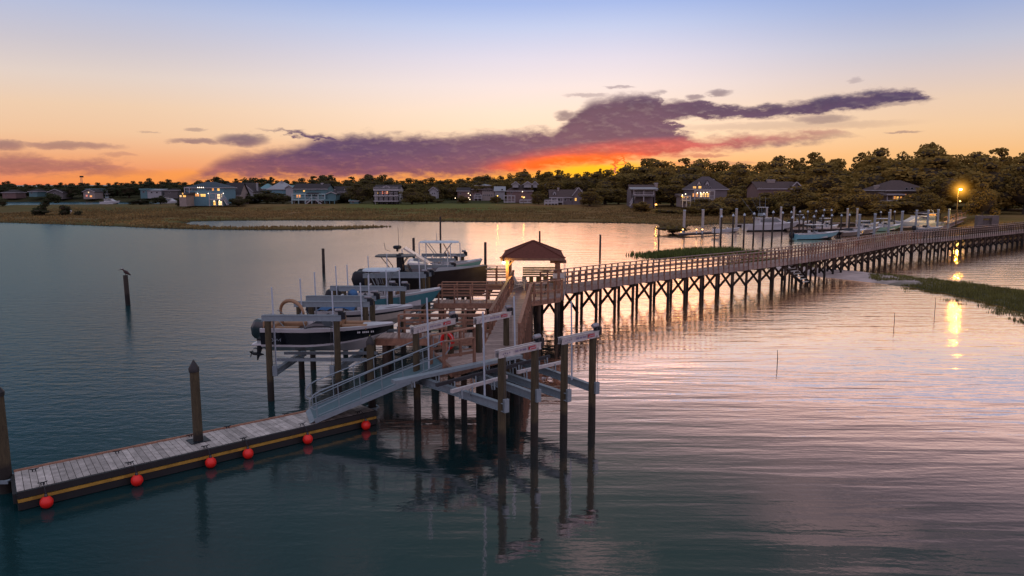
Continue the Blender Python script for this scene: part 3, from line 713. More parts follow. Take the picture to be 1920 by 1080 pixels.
        for i in range(np_):
            x = xa + .35 + (xb - xa - .6) * i / (np_ - 1)
            for yy in (yf + .08, yb - .08):
                q = MB(); pile_mesh(q, x, yy, DZ - .15, .13, n=10); q.bar((x, yy, 1.2), (x + .5, yy, 2.0), .06, .1); q.build('finger_pile', M_woodd, f, smooth=True)
        rail_run(e, [(rx0, yf + .02), (rx1, yf + .02)], .95)
        rail_run(e, [(rx0 + .1, yb - .02), (rx1, yb - .02)], .95)
    finger(-6.05, sx(33, -1) - .05, 32.75, 33.9, -5.05, -1.2)
    finger(-4.5, sx(42.5, -1) - .05, 42.7, 43.9, -4.25, -.55)
    finger(-3.4, -.1, 51.2, 52.6, -2.9, -.2)
    b = MB(); b.box((-2.35, 31.75, 1.7), (1.3, .5, .12)); b.build('low_landing', M_wood, e)
    # slatted bench along the back of the gazebo
    bench = empty('slatted_bench', (.75, 51.9, DZ), 'long olive slatted bench along the back of the gazebo platform', 'bench')
    Wd = 2.65
    g = MB()
    for k in range(4): g.box((Wd / 2, .12 + k * .03, .52 + k * .15), (Wd, .04, .12), rx=-.12)
    g.build('backrest', M_benchw, bench)
    g = MB()
    for k in range(3): g.box((Wd / 2, -.12 - k * .14, .42), (Wd, .12, .04))
    g.build('seat', M_benchw, bench)
    for k in range(6):
        g = MB(); g.box((.1 + (Wd - .2) * k / 5, -.2, .2), (.28, .4, .40)); g.build('leg', M_benchw, bench)
    # chairs
    for i, (x, y, lb) in enumerate([(.55, 49.3, 'slatted wooden deck chair behind the other one by the left gazebo post'), (.62, 48.2, 'slatted wooden deck chair in front of the other one by the left gazebo post')]):
        c = empty('deck_chair', (x, y, DZ), lb, 'deck chair', 'slatted deck chairs under the gazebo', rz=R(75))
        g = MB()
        for k in range(5): g.bar((-.22 + k * .11, .28, .35), (-.24 + k * .12, .62, 1.0 - abs(k - 2) * .04), .09, .02)
        g.build('backrest', M_cream, c)
        g = MB()
        for k in range(6): g.box((0, -.25 + k * .1, .38 - k * .015), (.52, .085, .02))
        g.build('seat', M_cream, c)
        for s in (-1, 1):
            g = MB(); g.box((s * .31, .05, .58), (.11, .68, .02)); g.build('armrest', M_cream, c)
            g = MB(); g.box((s * .28, -.26, .28), (.05, .09, .57)); g.build('leg', M_cream, c)
            g = MB(); g.sweep([(s * .28, -.3, .36), (s * .28, .1, .2), (s * .28, .6, .02)], [.035, .035, .03], 4); g.build('leg', M_cream, c)
    # picnic table
    t = empty('picnic_table', (1.75, 45.6, DZ), 'small timber picnic table behind the platform railing', 'picnic table', rz=R(8))
    g = MB()
    for k in range(5): g.box((0, -.3 + k * .15, .74), (1.1, .135, .04))
    g.build('tabletop', M_deck, t)
    for s in (-1, 1):
        g = MB(); g.box((0, s * .62, .44), (1.1, .24, .04)); g.build('seat', M_deck, t)
        for x in (-.4, .4):
            g = MB(); g.bar((x, s * .2, .72), (x, s * .62, .01), .05, .1); g.build('leg', M_woodd, t)
    # fish cleaning station with small roof
    s = empty('fish_cleaning_station', (2.95, 46.9, DZ), 'small roofed fish cleaning table with water pipe at the platform corner', 'cleaning station')
    g = MB(); g.box((-.05, 0, 2.02), (1.0, .55, .07)); g.box((-.05, -.27, 1.96), (1.02, .05, .16)); g.build('roof', M_wood, s)
    g = MB(); g.box((0, 0, .95), (.75, .5, .06)); g.box((0, .2, 1.08), (.7, .04, .2)); g.build('tabletop', M_white, s)
    g = MB(); g.sweep([(.33, -.2, -.5), (.33, -.2, 1.85), (.25, -.2, 1.92), (-.1, -.2, 1.92)], .022, 6); g.sweep([(.42, -.2, 1.9), (.42, -.22, .2), (.3, -.25, -.55), (.25, -.2, -.3)], .014, 5); g.build('water_pipe', M_pvc, s, smooth=True)
    for x in (-.28, .28):
        g = MB(); g.box((x, .1, .47), (.08, .08, .92)); g.build('leg', M_wood, s)
    # life ring cabinet on the railing
    p = W(838, 634, 2.9)
    lr = empty('life_ring', (p.x, p.y + .2, 2.75), 'bright red life ring hanging on the railing behind the gangway head', 'life ring', rz=R(-35))
    g = MB(); g.sweep([(.27 * math.cos(a), 0, .3 * math.sin(a)) for a in [k * math.pi / 9 for k in range(19)]], .085, 8, cap=False); g.build('ring', M_red, lr, smooth='all')
    g = MB(); g.sweep([(.34 * math.cos(a), -.05, .36 * math.sin(a)) for a in [k * math.pi / 9 for k in range(10)]], .012, 5); g.build('rope', M_white, lr)
    # gazebo
    gz = empty('gazebo', (1.4, 48, DZ), 'open gazebo with brown shingled hip roof on timber posts', 'gazebo')
    O = V((1.4, 48, DZ))
    cr = [W(941, 484, 4.45), W(1053, 485, 4.45), W(1054, 473, 4.45), W(953, 472, 4.45)]
    xs0, xs1 = -.72, 3.28; yf, yb = 46.1, 50.9
    C = [V((xs0, yf, 4.45)), V((xs1, yf - .1, 4.45)), V((xs1 + .1, yb, 4.45)), V((xs0 + .25, yb, 4.45))]
    ap = P3(1000, 451, 48.5); ap.x = 1.37
    C = [c_ - O for c_ in C]; ap = ap - O
    g = MB()
    for i in range(4): g.add([C[i], C[(i + 1) % 4], ap], [(0, 1, 2)])
    dn = V((0, 0, -.16))
    for i in range(4): g.add([C[i] + dn, C[(i + 1) % 4] + dn, C[(i + 1) % 4], C[i]], [(0, 1, 2, 3)], 1)
    g.add([c_ + dn for c_ in C], [(3, 2, 1, 0)], 1)
    rf = g.build('roof', [M_roof, M_wood], gz)
    g = MB()
    for i in range(4): g.bar(C[i] + V((0, 0, .02)), ap + V((0, 0, .02)), .16, .04)
    g.build('ridge_cap', M_roof, rf)
    for x, y in ((-.30, 46.5), (2.93, 46.5), (3.0, 50.3), (-.1, 50.3)):
        g = MB(); g.box((x - O.x, y - O.y, 1.0), (.17, .17, 2.5)); 
        for sx_ in (.45,): 
            dx = sx_ if x < 1 else -sx_; g.bar((x - O.x, y - O.y, 1.65), (x - O.x + dx, y - O.y, 2.1), .07, .07)
        g.build('post', M_wood, gz)
    q = W(948, 484, 4.25); lm = empty('gazebo_lamp', (-.52, 46.05, 4.18), 'small lit lamp under the front left corner of the gazebo roof', 'lamp')
    g = MB(); g.sphere((0, 0, 0), .075, 12, 8); g.build('bulb', M_lamp, lm, smooth='all')
    g = MB(); g.tube((0, 0, .06), (0, 0, .14), .05, n=8); g.build('socket', M_dark, lm)
    ld = bpy.data.lights.new('gazebo_light', 'POINT'); lo = bpy.data.objects.new('gazebo_light', ld); COL.objects.link(lo)
    lo.location = (-.52, 46.0, 4.02); ld.energy = 120; ld.color = (1, .60, .12); ld.shadow_soft_size = .12
build_pier()
# ------------------------------------------------------------------ long boardwalk on cross-braced trestles
def build_boardwalk():
    px = [(1046, 513), (1125, 503.5), (1200, 495), (1330, 482), (1400, 475.5), (1500, 465), (1600, 451.5), (1660, 442), (1700, 436.5), (1760, 432.5), (1850, 425), (1920, 419), (2000, 411)]
    near = [W(u, v, RZ) for u, v in px]
    near = [V((p.x, p.y, 0)) for p in near]
    # resample evenly
    def resample(pts, step):
        out = [pts[0].copy()]; acc = 0
        P = []
        for i in range(len(pts) - 1):
            p0, p1, p2, p3 = pts[max(i - 1, 0)], pts[i], pts[i + 1], pts[min(i + 2, len(pts) - 1)]
            for k in range(20):
                t = k / 20; P.append(.5 * ((2 * p1) + (-p0 + p2) * t + (2 * p0 - 5 * p1 + 4 * p2 - p3) * t * t + (-p0 + 3 * p1 - 3 * p2 + p3) * t ** 3))
        P.append(pts[-1]); last = P[0]; rem = step
        for q in P[1:]:
            while (q - last).length >= rem and (q - last).length > 1e-6:
                last = last + (q - last).normalized() * rem; out.append(last.copy()); rem = step
            rem -= (q - last).length; last = q
        return out
    S_ = resample(near, 2.0)
    wd = 1.5; n = len(S_)
    nr = []
    for i in range(n):
        d = (S_[min(i + 1, n - 1)] - S_[max(i - 1, 0)]).normalized(); nr.append(V((-d.y, d.x, 0)))
    far = [p + q * wd for p, q in zip(S_, nr)]
    e = empty('boardwalk', (0, 0, 0), 'long railed boardwalk on cross braced trestles leading right to the shore', 'boardwalk')
    b = MB()
    for i in range(n - 1):
        for k in range(12):
            t0, t1 = (k + .06) / 12, (k + .94) / 12
            q = [S_[i].lerp(S_[i + 1], t0), S_[i].lerp(S_[i + 1], t1), far[i].lerp(far[i + 1], t1), far[i].lerp(far[i + 1], t0)]
            b.poly([(a.x, a.y) for a in q], DZ - .04, DZ)
    b.build('deck_boards', M_deck, e)
    up = lambda p, z: V((p.x, p.y, z))
    b = MB()
    for i in range(n - 1):
        for Q, s in ((S_, -1), (far, 1)): b.bar(up(Q[i] + nr[i] * .05 * s, DZ - .19), up(Q[i + 1] + nr[i + 1] * .05 * s, DZ - .19), .05, .32)
    b.build('fascia_boards', M_deck, e)
    for Q, s in ((S_, 1), (far, -1)):
        Q2 = [q + nr[i] * .0 * s for i, q in enumerate(Q)]
        g = MB()
        for i in range(n - 1):
            g.bar(up(Q2[i], RZ), up(Q2[i + 1], RZ), .15, .045)
            for k in (.45, .80): g.bar(up(Q2[i], DZ + k), up(Q2[i + 1], DZ + k), .035, .09)
        r = g.build('railing', M_railb, e)
        rest = MB(); cnt = 0
        for i in range(n - 1):
            for t in (0, 1 / 3, 2 / 3):
                q = Q2[i].lerp(Q2[i + 1], t) - nr[i] * .06 * s; ang = math.atan2(nr[i].y, nr[i].x)
                if cnt < 96:
                    g = MB(); g.box((q.x, q.y, (RZ + DZ - .4) / 2), (.085, .085, RZ - DZ + .34), ang); g.build('rail_post', M_wood, r)
                else: rest.box((q.x, q.y, (RZ + DZ - .4) / 2), (.085, .085, RZ - DZ + .34), ang)
                cnt += 1
        if rest.v: tag(rest.build('far_rail_posts', M_woodd, r), kind='stuff')
    rest = MB(); rb = MB()
    for i in range(0, n):
        a, c = S_[i] + nr[i] * .08, far[i] - nr[i] * .08
        if 1487 > 0 and i < 48:
            for q in (a, c):
                g = MB(); pile_mesh(g, q.x, q.y, DZ - .1, .11, n=9); g.build('pile', M_woodd, e, smooth=True)
            g = MB()
        else:
            for q in (a, c): pile_mesh(rest, q.x, q.y, DZ - .1, .11, n=7)
            g = rb
        off_ = (S_[min(i + 1, n - 1)] - S_[max(i - 1, 0)]).normalized() * .12
        g.bar(up(a + off_, .35), up(c + off_, DZ - .4), .05, .19); g.bar(up(a - off_, DZ - .4), up(c - off_, .3), .05, .19)
        g.bar(up(a - nr[i] * .25, DZ - .42), up(c + nr[i] * .25, DZ - .42), .1, .2)
        if g is not rb: g.build('cross_brace', M_woodd, e)
    if rest.v: tag(rest.build('far_piles', M_woodd, e), kind='stuff'); tag(rb.build('far_cross_braces', M_woodd, e), kind='stuff')
    # stairs down to the sand bar
    p = W(1466, 486, DZ); q = W(1505, 517, .25)
    d = V((q.x - p.x, q.y - p.y, 0)); 
    st = empty('beach_stairs', (p.x, p.y, 0), 'timber stairs with open treads going down from boardwalk to sand bar', 'stairs')
    Ld = 2.6; dd = V((.62, -.78, 0)).normalized(); sd = V((-dd.y, dd.x, 0)); base = V((0, 0, 0))
    for k in range(9):
        c = base + dd * (.15 + k * .27); g = MB(); z = DZ - .12 - k * .215
        g.bar(V((c.x, c.y, z)) - sd * .62, V((c.x, c.y, z)) + sd * .62, .26, .05); g.build('tread', M_dock, st)
    for s in (-.6, .6):
        g = MB(); g.bar(base + sd * s + V((0, 0, DZ - .2)), base + sd * s + dd * 2.5 + V((0, 0, .25)), .06, .24); g.build('stringer', M_woodd, st)
        for t in (1.2, 2.3):
            g = MB(); q_ = base + sd * s + dd * t; g.tube((q_.x, q_.y, -.6), (q_.x, q_.y, DZ - .25 - t * .75), .09, n=8); g.build('stair_post', M_woodd, st)
build_boardwalk()

# ------------------------------------------------------------------ boats
def hull(L, B, D, levels, mats, deck=.72, sheer=.28, flare=1.0, bowrake=.16, transom=.86, stemv=False, floor=None, deckmat=None, floormat=None, plumb=False, kr=1.0):
    """levels: heights (fraction of local depth) where the colour changes; returns MBs (hull, deck)"""
    N = 22; g = MB(); secs = []
    for i in range(N + 1):
        t = i / N
        bw = B / 2 * (transom + (1 - transom) * min(1, t / .35)) if t < .35 else B / 2 * max(0.0, 1 - ((t - .35) / .65) ** 2.35)
        bw = max(bw, .012); zs = D + sheer * max(0, (t - .15) / .85) ** 1.7
        zk = 0 if t < .55 else kr * (D * .62 + sheer * .3) * ((t - .55) / .45) ** 3.0
        zc = D * .30 + (D * .42 * kr) * max(0, (t - .3) / .7) ** 1.8
        bc = bw * (.86 - .30 * max(0, (t - .3) / .7) ** 1.4 * flare)
        x = L * t; rk = bowrake * L * (t ** 6)
        row = [(x - rk * .0 - (bowrake * L * (1 - 0.0) if plumb else bowrake * L) * (t ** 5) * .9, 0, zk), (x - bowrake * L * (t ** 5) * .45, bc, zc)]
        for f in levels: row.append((x - bowrake * L * (t ** 5) * .45 * (1 - f), bc + (bw - bc) * f ** .85, zc + (zs - zc) * f))
        row.append((x, bw, zs)); row.append((x - .02 * L * t, max(bw - .10, .004), zs + .01)); secs.append(row)
    K = len(secs[0])
    for s in (1, -1):
        o = [[(p[0], p[1] * s, p[2]) for p in r] for r in secs]
        for k in range(K - 1):
            vs = []; fs = []
            for r in o: vs += [r[k], r[k + 1]]
            for i in range(N):
                f = (2 * i, 2 * i + 2, 2 * i + 3, 2 * i + 1); fs.append(f if s > 0 else f[::-1])
            g.add(vs, fs, 0 if k == 0 else (k if k < K - 2 else K - 2), rnd=.5)
        tr = [o[0][k] for k in range(K)]
    tr = [secs[0][k] for k in range(K)] + [(p[0], -p[1], p[2]) for p in secs[0][::-1][:-1]]
    g.add(tr, [tuple(range(len(tr)))], 1, rnd=.5)
    fl = D * .5 if floor is None else floor
    d = MB(); nd = int(N * deck)
    for i in range(N):                             # cockpit floor + inner walls, foredeck
        r0, r1 = secs[i][-1], secs[i + 1][-1]
        if i < nd:
            for s in (1, -1):
                f0 = (r0[0], r0[1] * .93 * s, fl); f1 = (r1[0], r1[1] * .93 * s, fl)
                d.add([(r0[0], r0[1] * s, r0[2]), (r1[0], r1[1] * s, r1[2]), f1, f0], [(0, 1, 2, 3)], 0, rnd=.5)
            d.add([(r0[0], r0[1] * .93, fl), (r1[0], r1[1] * .93, fl), (r1[0], -r1[1] * .93, fl), (r0[0], -r0[1] * .93, fl)], [(0, 1, 2, 3)], 1, rnd=.5)
        else:
            d.add([(r0[0], r0[1], r0[2]), (r1[0], r1[1], r1[2]), (r1[0], 0, r1[2] + .05), (r0[0], 0, r0[2] + .05)], [(0, 1, 2, 3)], 0, rnd=.5)
            d.add([(r0[0], -r0[1], r0[2]), (r1[0], -r1[1], r1[2]), (r1[0], 0, r1[2] + .05), (r0[0], 0, r0[2] + .05)], [(3, 2, 1, 0)], 0, rnd=.5)
    r = secs[nd][-1]
    d.add([(r[0], r[1], r[2]), (r[0], -r[1], r[2]), (r[0], -r[1] * .93, fl), (r[0], r[1] * .93, fl), (r[0], 0, r[2] + .05)], [(0, 4, 1, 2, 3)], 0, rnd=.5)
    return g, d, secs
def outboard(e, x, y, z, s=1.0, m=M_dark, tilt=0.0, name='outboard_motor'):
    T = Matrix.Rotation(tilt, 3, 'Y')
    t = lambda p: tuple(T @ Vector((p[0] * s, p[1] * s, p[2] * s)) + Vector((x, y, z)))
    g = MB(); secs = [((-.62, .50), .05), ((-.58, .55), .22), ((-.34, .60), .27), ((-.05, .50), .24), ((.05, .35), .12)]
    rows = []
    for zz, (xa, xb), hw in ((.95, (-.50, -.02), .13), (.86, (-.60, .06), .20), (.55, (-.70, .09), .235), (.22, (-.62, .08), .21), (.08, (-.50, .02), .14)):
        r = [(xa, -hw * .6, zz), (xa, hw * .6, zz), (xa + .12, hw, zz), (xb - .08, hw, zz), (xb, hw * .6, zz), (xb, -hw * .6, zz), (xb - .08, -hw, zz), (xa + .12, -hw, zz)]
        rows.append([t(p) for p in r])
    vs = sum(rows, []); fs = [tuple(range(8))] + [tuple(32 + k for k in range(8))[::-1]]
    for i in range(4):
        for k in range(8): fs.append((i * 8 + k, (i + 1) * 8 + k, (i + 1) * 8 + (k + 1) % 8, i * 8 + (k + 1) % 8))
    g.add(vs, fs, 0, rnd=.5)
    om = g.build(name, m, e, smooth=True, bevel=.02 * s)
    g = MB(); g.sweep([t((-.28, 0, .1)), t((-.26, 0, -.35)), t((-.28, 0, -.62)), t((-.30, 0, -.9))], [.13 * s, .10 * s, .07 * s, .02 * s], 8, sq=(.5, 1.2)); 
    g.sweep([t((-.58, 0, -.62)), t((-.50, 0, -.62)), t((-.2, 0, -.62)), t((-.05, 0, -.60))], [.045 * s, .07 * s, .07 * s, .02 * s], 8)
    g.bar(t((-.5, 0, -.38)), t((-.12, 0, -.36)), .26 * s, .02 * s); g.build('lower_unit', M_dark, om, smooth=True)
    g = MB()
    for k in range(3):
        a = k * 2.094 + .4; c = (-.60, .12 * math.cos(a), -.62 + .12 * math.sin(a)); g.sweep([t((-.60, 0, -.62)), t(c), t((-.62, .19 * math.cos(a), -.62 + .19 * math.sin(a)))], [.03 * s, .06 * s, .02 * s], 6, sq=(1, .3))
    g.build('propeller', M_dark, om, smooth=True)
    return om
def console(e, x, z, w=.7, h=.95, m=M_white, ws=True):
    g = MB(); g.add([(x - .3, -w / 2, z), (x + .38, -w / 2, z), (x + .30, -w / 2, z + h * .8), (x - .1, -w / 2, z + h), (x - .3, -w / 2, z + h * .8),
                     (x - .3, w / 2, z), (x + .38, w / 2, z), (x + .30, w / 2, z + h * .8), (x - .1, w / 2, z + h), (x - .3, w / 2, z + h * .8)],
                    [(0, 1, 2, 3, 4), (9, 8, 7, 6, 5), (1, 0, 5, 6), (2, 1, 6, 7), (3, 2, 7, 8), (4, 3, 8, 9), (0, 4, 9, 5)])
    c = g.build('console', m, e, bevel=.03)
    if ws:
        g = MB(); g.add([(x + .28, -w / 2 + .03, z + h * .8), (x + .28, w / 2 - .03, z + h * .8), (x + .02, w / 2 - .08, z + h * 1.3), (x + .02, -w / 2 + .08, z + h * 1.3)], [(0, 1, 2, 3), (3, 2, 1, 0)]); g.build('windscreen', M_glass, c)
    g = MB(); g.sweep([(x - .36, .18 * math.cos(a), z + h * .72 + .18 * math.sin(a)) for a in [k * math.pi / 6 for k in range(13)]], .02, 5); g.build('steering_wheel', M_dark, c)
    return c
def ttop(e, x, z, L=1.7, w=1.5, h=1.9, m=M_white, legs=M_alu, cam_=.06, x0=None):
    g = MB(); n = 10; 
    for zt, sc in ((0, 1.0), (.07, .97)):
        pass
    out = []
    for k in range(16):
        a = 2 * math.pi * k / 16; ca, sa = math.cos(a), math.sin(a); out.append((x + L / 2 * math.copysign(abs(ca) ** .5, ca), w / 2 * math.copysign(abs(sa) ** .5, sa)))
    vs = [(p[0], p[1], z + h) for p in out] + [(x + (p[0] - x) * .98, p[1] * .98, z + h + .07) for p in out] + [(x, 0, z + h + .12)]
    fs = [tuple(range(16))[::-1]] + [(k, (k + 1) % 16, 16 + (k + 1) % 16, 16 + k) for k in range(16)] + [(16 + k, 16 + (k + 1) % 16, 32) for k in range(16)]
    g.add(vs, fs, rnd=.5); t = g.build('hard_top', m, e, smooth=True)
    for sx_ in (-1, 1):
        for sy in (-1, 1):
            g = MB(); g.sweep([(x + sx_ * .32, sy * w * .30, z), (x + sx_ * .30, sy * w * .30, z + h * .6), (x + sx_ * L * .32, sy * w * .34, z + h)], .026, 6); g.build('top_leg', legs, t, smooth=True)
    return t
def lean_seat(e, x, z, m=M_white, w=.7):
    g = MB(); g.box((x, 0, z + .35), (.42, w, .7)); g.box((x, 0, z + .78), (.5, w + .08, .14)); g.box((x - .26, 0, z + 1.0), (.1, w, .34)); return g.build('helm_seat', m, e, bevel=.04)
def boat(label, stern, bow, B, D, levels, mats, group=None, name='powerboat', cat='boat', zk=None, **kw):
    """stern and bow: world points on the gunwale (Vectors)"""
    d = bow - stern; L = math.hypot(d.x, d.y); rz = math.atan2(d.y, d.x)
    z = (stern.z - D) if zk is None else zk
    e = empty(name, (stern.x, stern.y, z), label, cat, group, rz)
    dm = kw.pop('deckmat', M_white); fm = kw.pop('floormat', M_white)
    g, dk, secs = hull(L, B, D, levels, mats, **kw)
    g.build('hull', mats, e, smooth=True); dk.build('deck', [dm, fm], e)
    return e, L, secs
def bz(i): return LIFTS[i][4] + .34 + .12
yl = lambda i: (LIFTS[i][0].y + LIFTS[i][2].y) / 2
# navy and white bowrider
Y = yl(0) - .2
s0, b0 = P3(499, 612, Y), P3(741, 603, Y); s0.z = 2.92; b0.z = 2.92
e, L, sc = boat('navy and white bowrider with tan seats and folded tan bimini, on the nearest left lift', s0, b0, 2.0, 1.14, [.12, .80], [M_white, M_white, M_navy, M_white, M_white], sheer=.10, deck=.80, deckmat=M_white, floormat=M_brownv, floor=.75)
D = 1.14
outboard(e, -.02, 0, .42, 1.0, mat('dark_green_cowling', (.012, .03, .035), .2, coat=.5), tilt=R(8))
g = MB(); g.box((-.2, 0, .42), (.42, 1.5, .08)); g.build('swim_platform', M_white, e, bevel=.02)
g = MB(); g.box((.35, 0, D + .02), (.5, 1.4, .26)); g.box((.15, 0, D + .12), (.14, 1.4, .34)); g.box((1.1, .6, D - .05), (1.0, .35, .2)); g.box((1.1, -.6, D - .05), (1.0, .35, .2)); g.build('rear_seat', M_tan, e, bevel=.05)
g = MB(); g.box((L * .70, .42, D + .0), (1.1, .3, .22)); g.box((L * .70, -.42, D + .0), (1.1, .3, .22)); g.box((L * .585, .45, D + .12), (.14, .5, .4)); g.box((L * .585, -.45, D + .12), (.14, .5, .4)); g.build('bow_seat', M_tan, e, bevel=.05)
for s in (-1, 1):
    g = MB(); g.add([(L * .35, s * .92, D + .03), (L * .50, s * .86, D + .05), (L * .55, s * .30, D + .05), (L * .49, s * .30, D + .40), (L * .45, s * .80, D + .38), (L * .36, s * .90, D + .14)], [(0, 1, 4, 5), (1, 2, 3, 4), (5, 4, 1, 0), (4, 3, 2, 1)]); g.build('windscreen', M_glass, e)
g = MB(); g.sweep([(L * .34, -.93, D + .02), (L * .42, -.93, D + .12), (L * .5, -.88, D + .10), (L * .56, -.8, D + .04)], .025, 6); g.sweep([(L * .34, .93, D + .02), (L * .42, .93, D + .12), (L * .5, .88, D + .10), (L * .56, .8, D + .04)], .025, 6); g.build('side_trim', M_dark, e)
g = MB(); pts = [(1.15 + .66 * math.cos(a_), .55 * -math.cos(a_), D + .55 + .52 * math.sin(a_)) for a_ in [math.pi * (1.10 - k * 1.10 / 14) for k in range(15)]]
g.sweep(pts, [.05 + .035 * math.sin(math.pi * k / 14) for k in range(15)], 8); bm = g.build('folded_bimini', M_tan, e, smooth='all')
g = MB()
for s in (-.7, .7):
    g.tube((.38, s * .6, D + .6), (1.05, s, D), .016, n=6); g.tube((1.62, s * .6, D + .6), (1.9, s, D), .016, n=6)
g.build('bimini_pole', M_alu, bm)
g = MB()
for s in (-1, 1):
    for k, (w_, h_) in enumerate(((.05, .07), (.05, .07), (0, 0), (.05, .07), (.05, .07), (.05, .07), (.05, .07), (0, 0), (.05, .07), (.05, .07))):
        if w_:
            x = L * .735 + k * .068; bw = 1.0 * max(0, 1 - ((x / L - .35) / .65) ** 2.35); g.box((x, s * (bw * .985 + .0), D * .83), (w_, .02, h_), rz=-s * R(24))
g.build('registration_number', M_white, e)
g = MB()
g.sweep([(.5, -.95, .62), (.42, -.96, .72), (.55, -.965, .74), (.62, -.965, .66), (.5, -.96, .6)], .012, 5); g.sweep([(.68, -.965, .62), (.76, -.97, .72), (.8, -.97, .64), (.92, -.975, .73), (.9, -.975, .62)], .012, 5); g.build('script_logo', M_pvc, e)
# white skiff with blue cover
Y = yl(1) + .1
s0, b0 = P3(598, 593, Y), P3(776, 577, Y); s0.z = b0.z = 2.70
e, L, sc = boat('white skiff with a flat rounded bow and crumpled blue cover over its stern', s0, b0, 1.95, .95, [.55, .72], [M_cream, M_cream, M_dark, M_white, M_white], sheer=.18, deck=.66, floor=.5, bowrake=.1)
outboard(e, -.02, 0, .45, .9, M_dark)
console(e, L * .48, .5, .75, .95); lean_seat(e, L * .30, .5, M_white)
g = MB()
rr = random.Random(3)
for i in range(9):
    for j in range(5):
        pass
vs = []; fs = []
for i in range(12):
    for j in range(7):
        x = L * .02 + i * .17; y_ = -.85 + j * .283; vs.append((x, y_, .98 + .42 * math.exp(-((i - 6.5) / 4) ** 2) * math.exp(-((j - 3) / 2.6) ** 2) + rr.uniform(-.05, .05)))
for i in range(11):
    for j in range(6): a = i * 7 + j; fs.append((a, a + 7, a + 8, a + 1))
g.add(vs, fs, rnd=.5); g.build('blue_cover', M_bluec, e, smooth='all')
g = MB(); g.sweep([(L * .33, .3, 1.6), (L * .36, .1, 1.78), (L * .40, -.2, 1.66)], [.14, .2, .12], 8, sq=(1.2, .8)); g.build('rolled_towel', M_bluec, e, smooth='all')
g = MB(); g.add([(L * .72, -.52, 1.08), (L * .80, -.42, 1.12), (L * .9, 0, 1.15), (L * .80, .42, 1.12), (L * .72, .52, 1.08), (L * .64, 0, .72)], [(0, 1, 2, 5), (5, 2, 3, 4)]); g.build('bow_cushion', M_white, e)
# teal centre console
Y = yl(2) + .3
s0, b0 = P3(672, 572, Y), P3(829, 557, Y); s0.z = b0.z = 2.72
e, L, sc = boat('teal centre console fishing boat with a pale T top and flared bow', s0 - V((1.1, 0, 0)), b0, 2.1, 1.12, [.02, .85], [M_white, M_teal, M_teal, M_white, M_white], sheer=.42, deck=.82, floor=.6, floormat=M_brownv, bowrake=.2)
outboard(e, -.02, .3, .55, 1.0, M_dark); outboard(e, -.02, -.3, .55, 1.0, M_dark)
console(e, L * .50, .6, .75, 1.0); lean_seat(e, L * .35, .6, M_white)
ttop(e, L * .42, .6, 2.1, 1.6, 1.95, mat('pale_blue_top', (.50, .60, .66), .4))
g = MB()
for k in range(4): g.tube((L * .36 + .12 * k, .45, 1.7), (L * .36 + .12 * k - .18, .5, 2.3), .015, n=5)
g.build('rod_holder', M_alu, e)
g = MB(); g.sweep([(L * .60, 0, .6), (L * .60, 0, 1.3), (L * .58, 0, 1.45)], [.25, .27, .1], 10); g.build('console_cover', M_tan, e, smooth=True)
# big black hulled boat
Y = yl(3) + .4
s0, b0 = P3(690, 517, Y), P3(914, 501, Y); s0.z = b0.z = 3.4
e, L, sc = boat('large black hulled boat with a dark hard top and radar, bow over the pier', s0, b0, 2.5, 1.75, [.4, .93], [M_blk, M_blk, M_blk, M_blk, mat('grey_deck', (.20, .19, .20), .5)], sheer=.42, deck=.62, floor=1.1, bowrake=.03, flare=.7, kr=.25, deckmat=mat('grey_deck', (.20, .19, .20), .5), floormat=M_dark)
for y_ in (-.7, 0, .7): outboard(e, -.02, y_, .75, 1.2, M_dark, tilt=R(-4) if y_ else R(6))
tt = ttop(e, L * .235, 1.0, 2.6, 1.9, 1.75, M_dark, M_dark)
g = MB(); 
for s in (-.45, .45): g.add([(L * .25, s, .9), (L * .31, s, .9), (L * .29, s, 2.9), (L * .25, s, 2.9), (L * .25, s + .06, .9), (L * .31, s + .06, .9), (L * .29, s + .06, 2.9), (L * .25, s + .06, 2.9)], [(0, 1, 2, 3), (7, 6, 5, 4), (0, 4, 5, 1), (1, 5, 6, 2), (2, 6, 7, 3), (3, 7, 4, 0)])
g.build('top_leg', M_dark, tt)
g = MB(); g.sweep([(L * .25, 0, 3.05), (L * .25, 0, 3.22)], .07, 8); g.sweep([(L * .25, 0, 3.22), (L * .25, 0, 3.27), (L * .25, 0, 3.4), (L * .25, 0, 3.44)], [.2, .27, .27, .15], 14); g.build('radar', M_dark, tt, smooth=True)
g = MB(); g.sweep([(L * .26, .2, 3.1), (L * .255, .2, 4.6)], [.018, .008], 5); g.sweep([(L * .2, -.4, 3.1), (L * .16, -.4, 3.2), (L * .15, -.4, 3.65)], .014, 5); g.build('antenna', M_dark, tt)
console(e, L * .33, .8, 1.1, 1.1, M_dark); 
g = MB(); g.sweep([(L * .985, 0, 1.9), (L * 1.02, 0, 1.98), (L * 1.05, .02, 1.9), (L * 1.07, 0, 1.98)], [.05, .07, .07, .03], 6); g.bar((L * .9, 0, 1.93), (L * 1.04, 0, 1.95), .12, .06); g.build('bow_anchor', M_steel, e)
g = MB(); g.sphere((L * .285, .2, 2.0), .16, 8, 6, sc=(.7, 1, 1.4)); g.build('helm_cushion', M_tan, e, smooth='all')
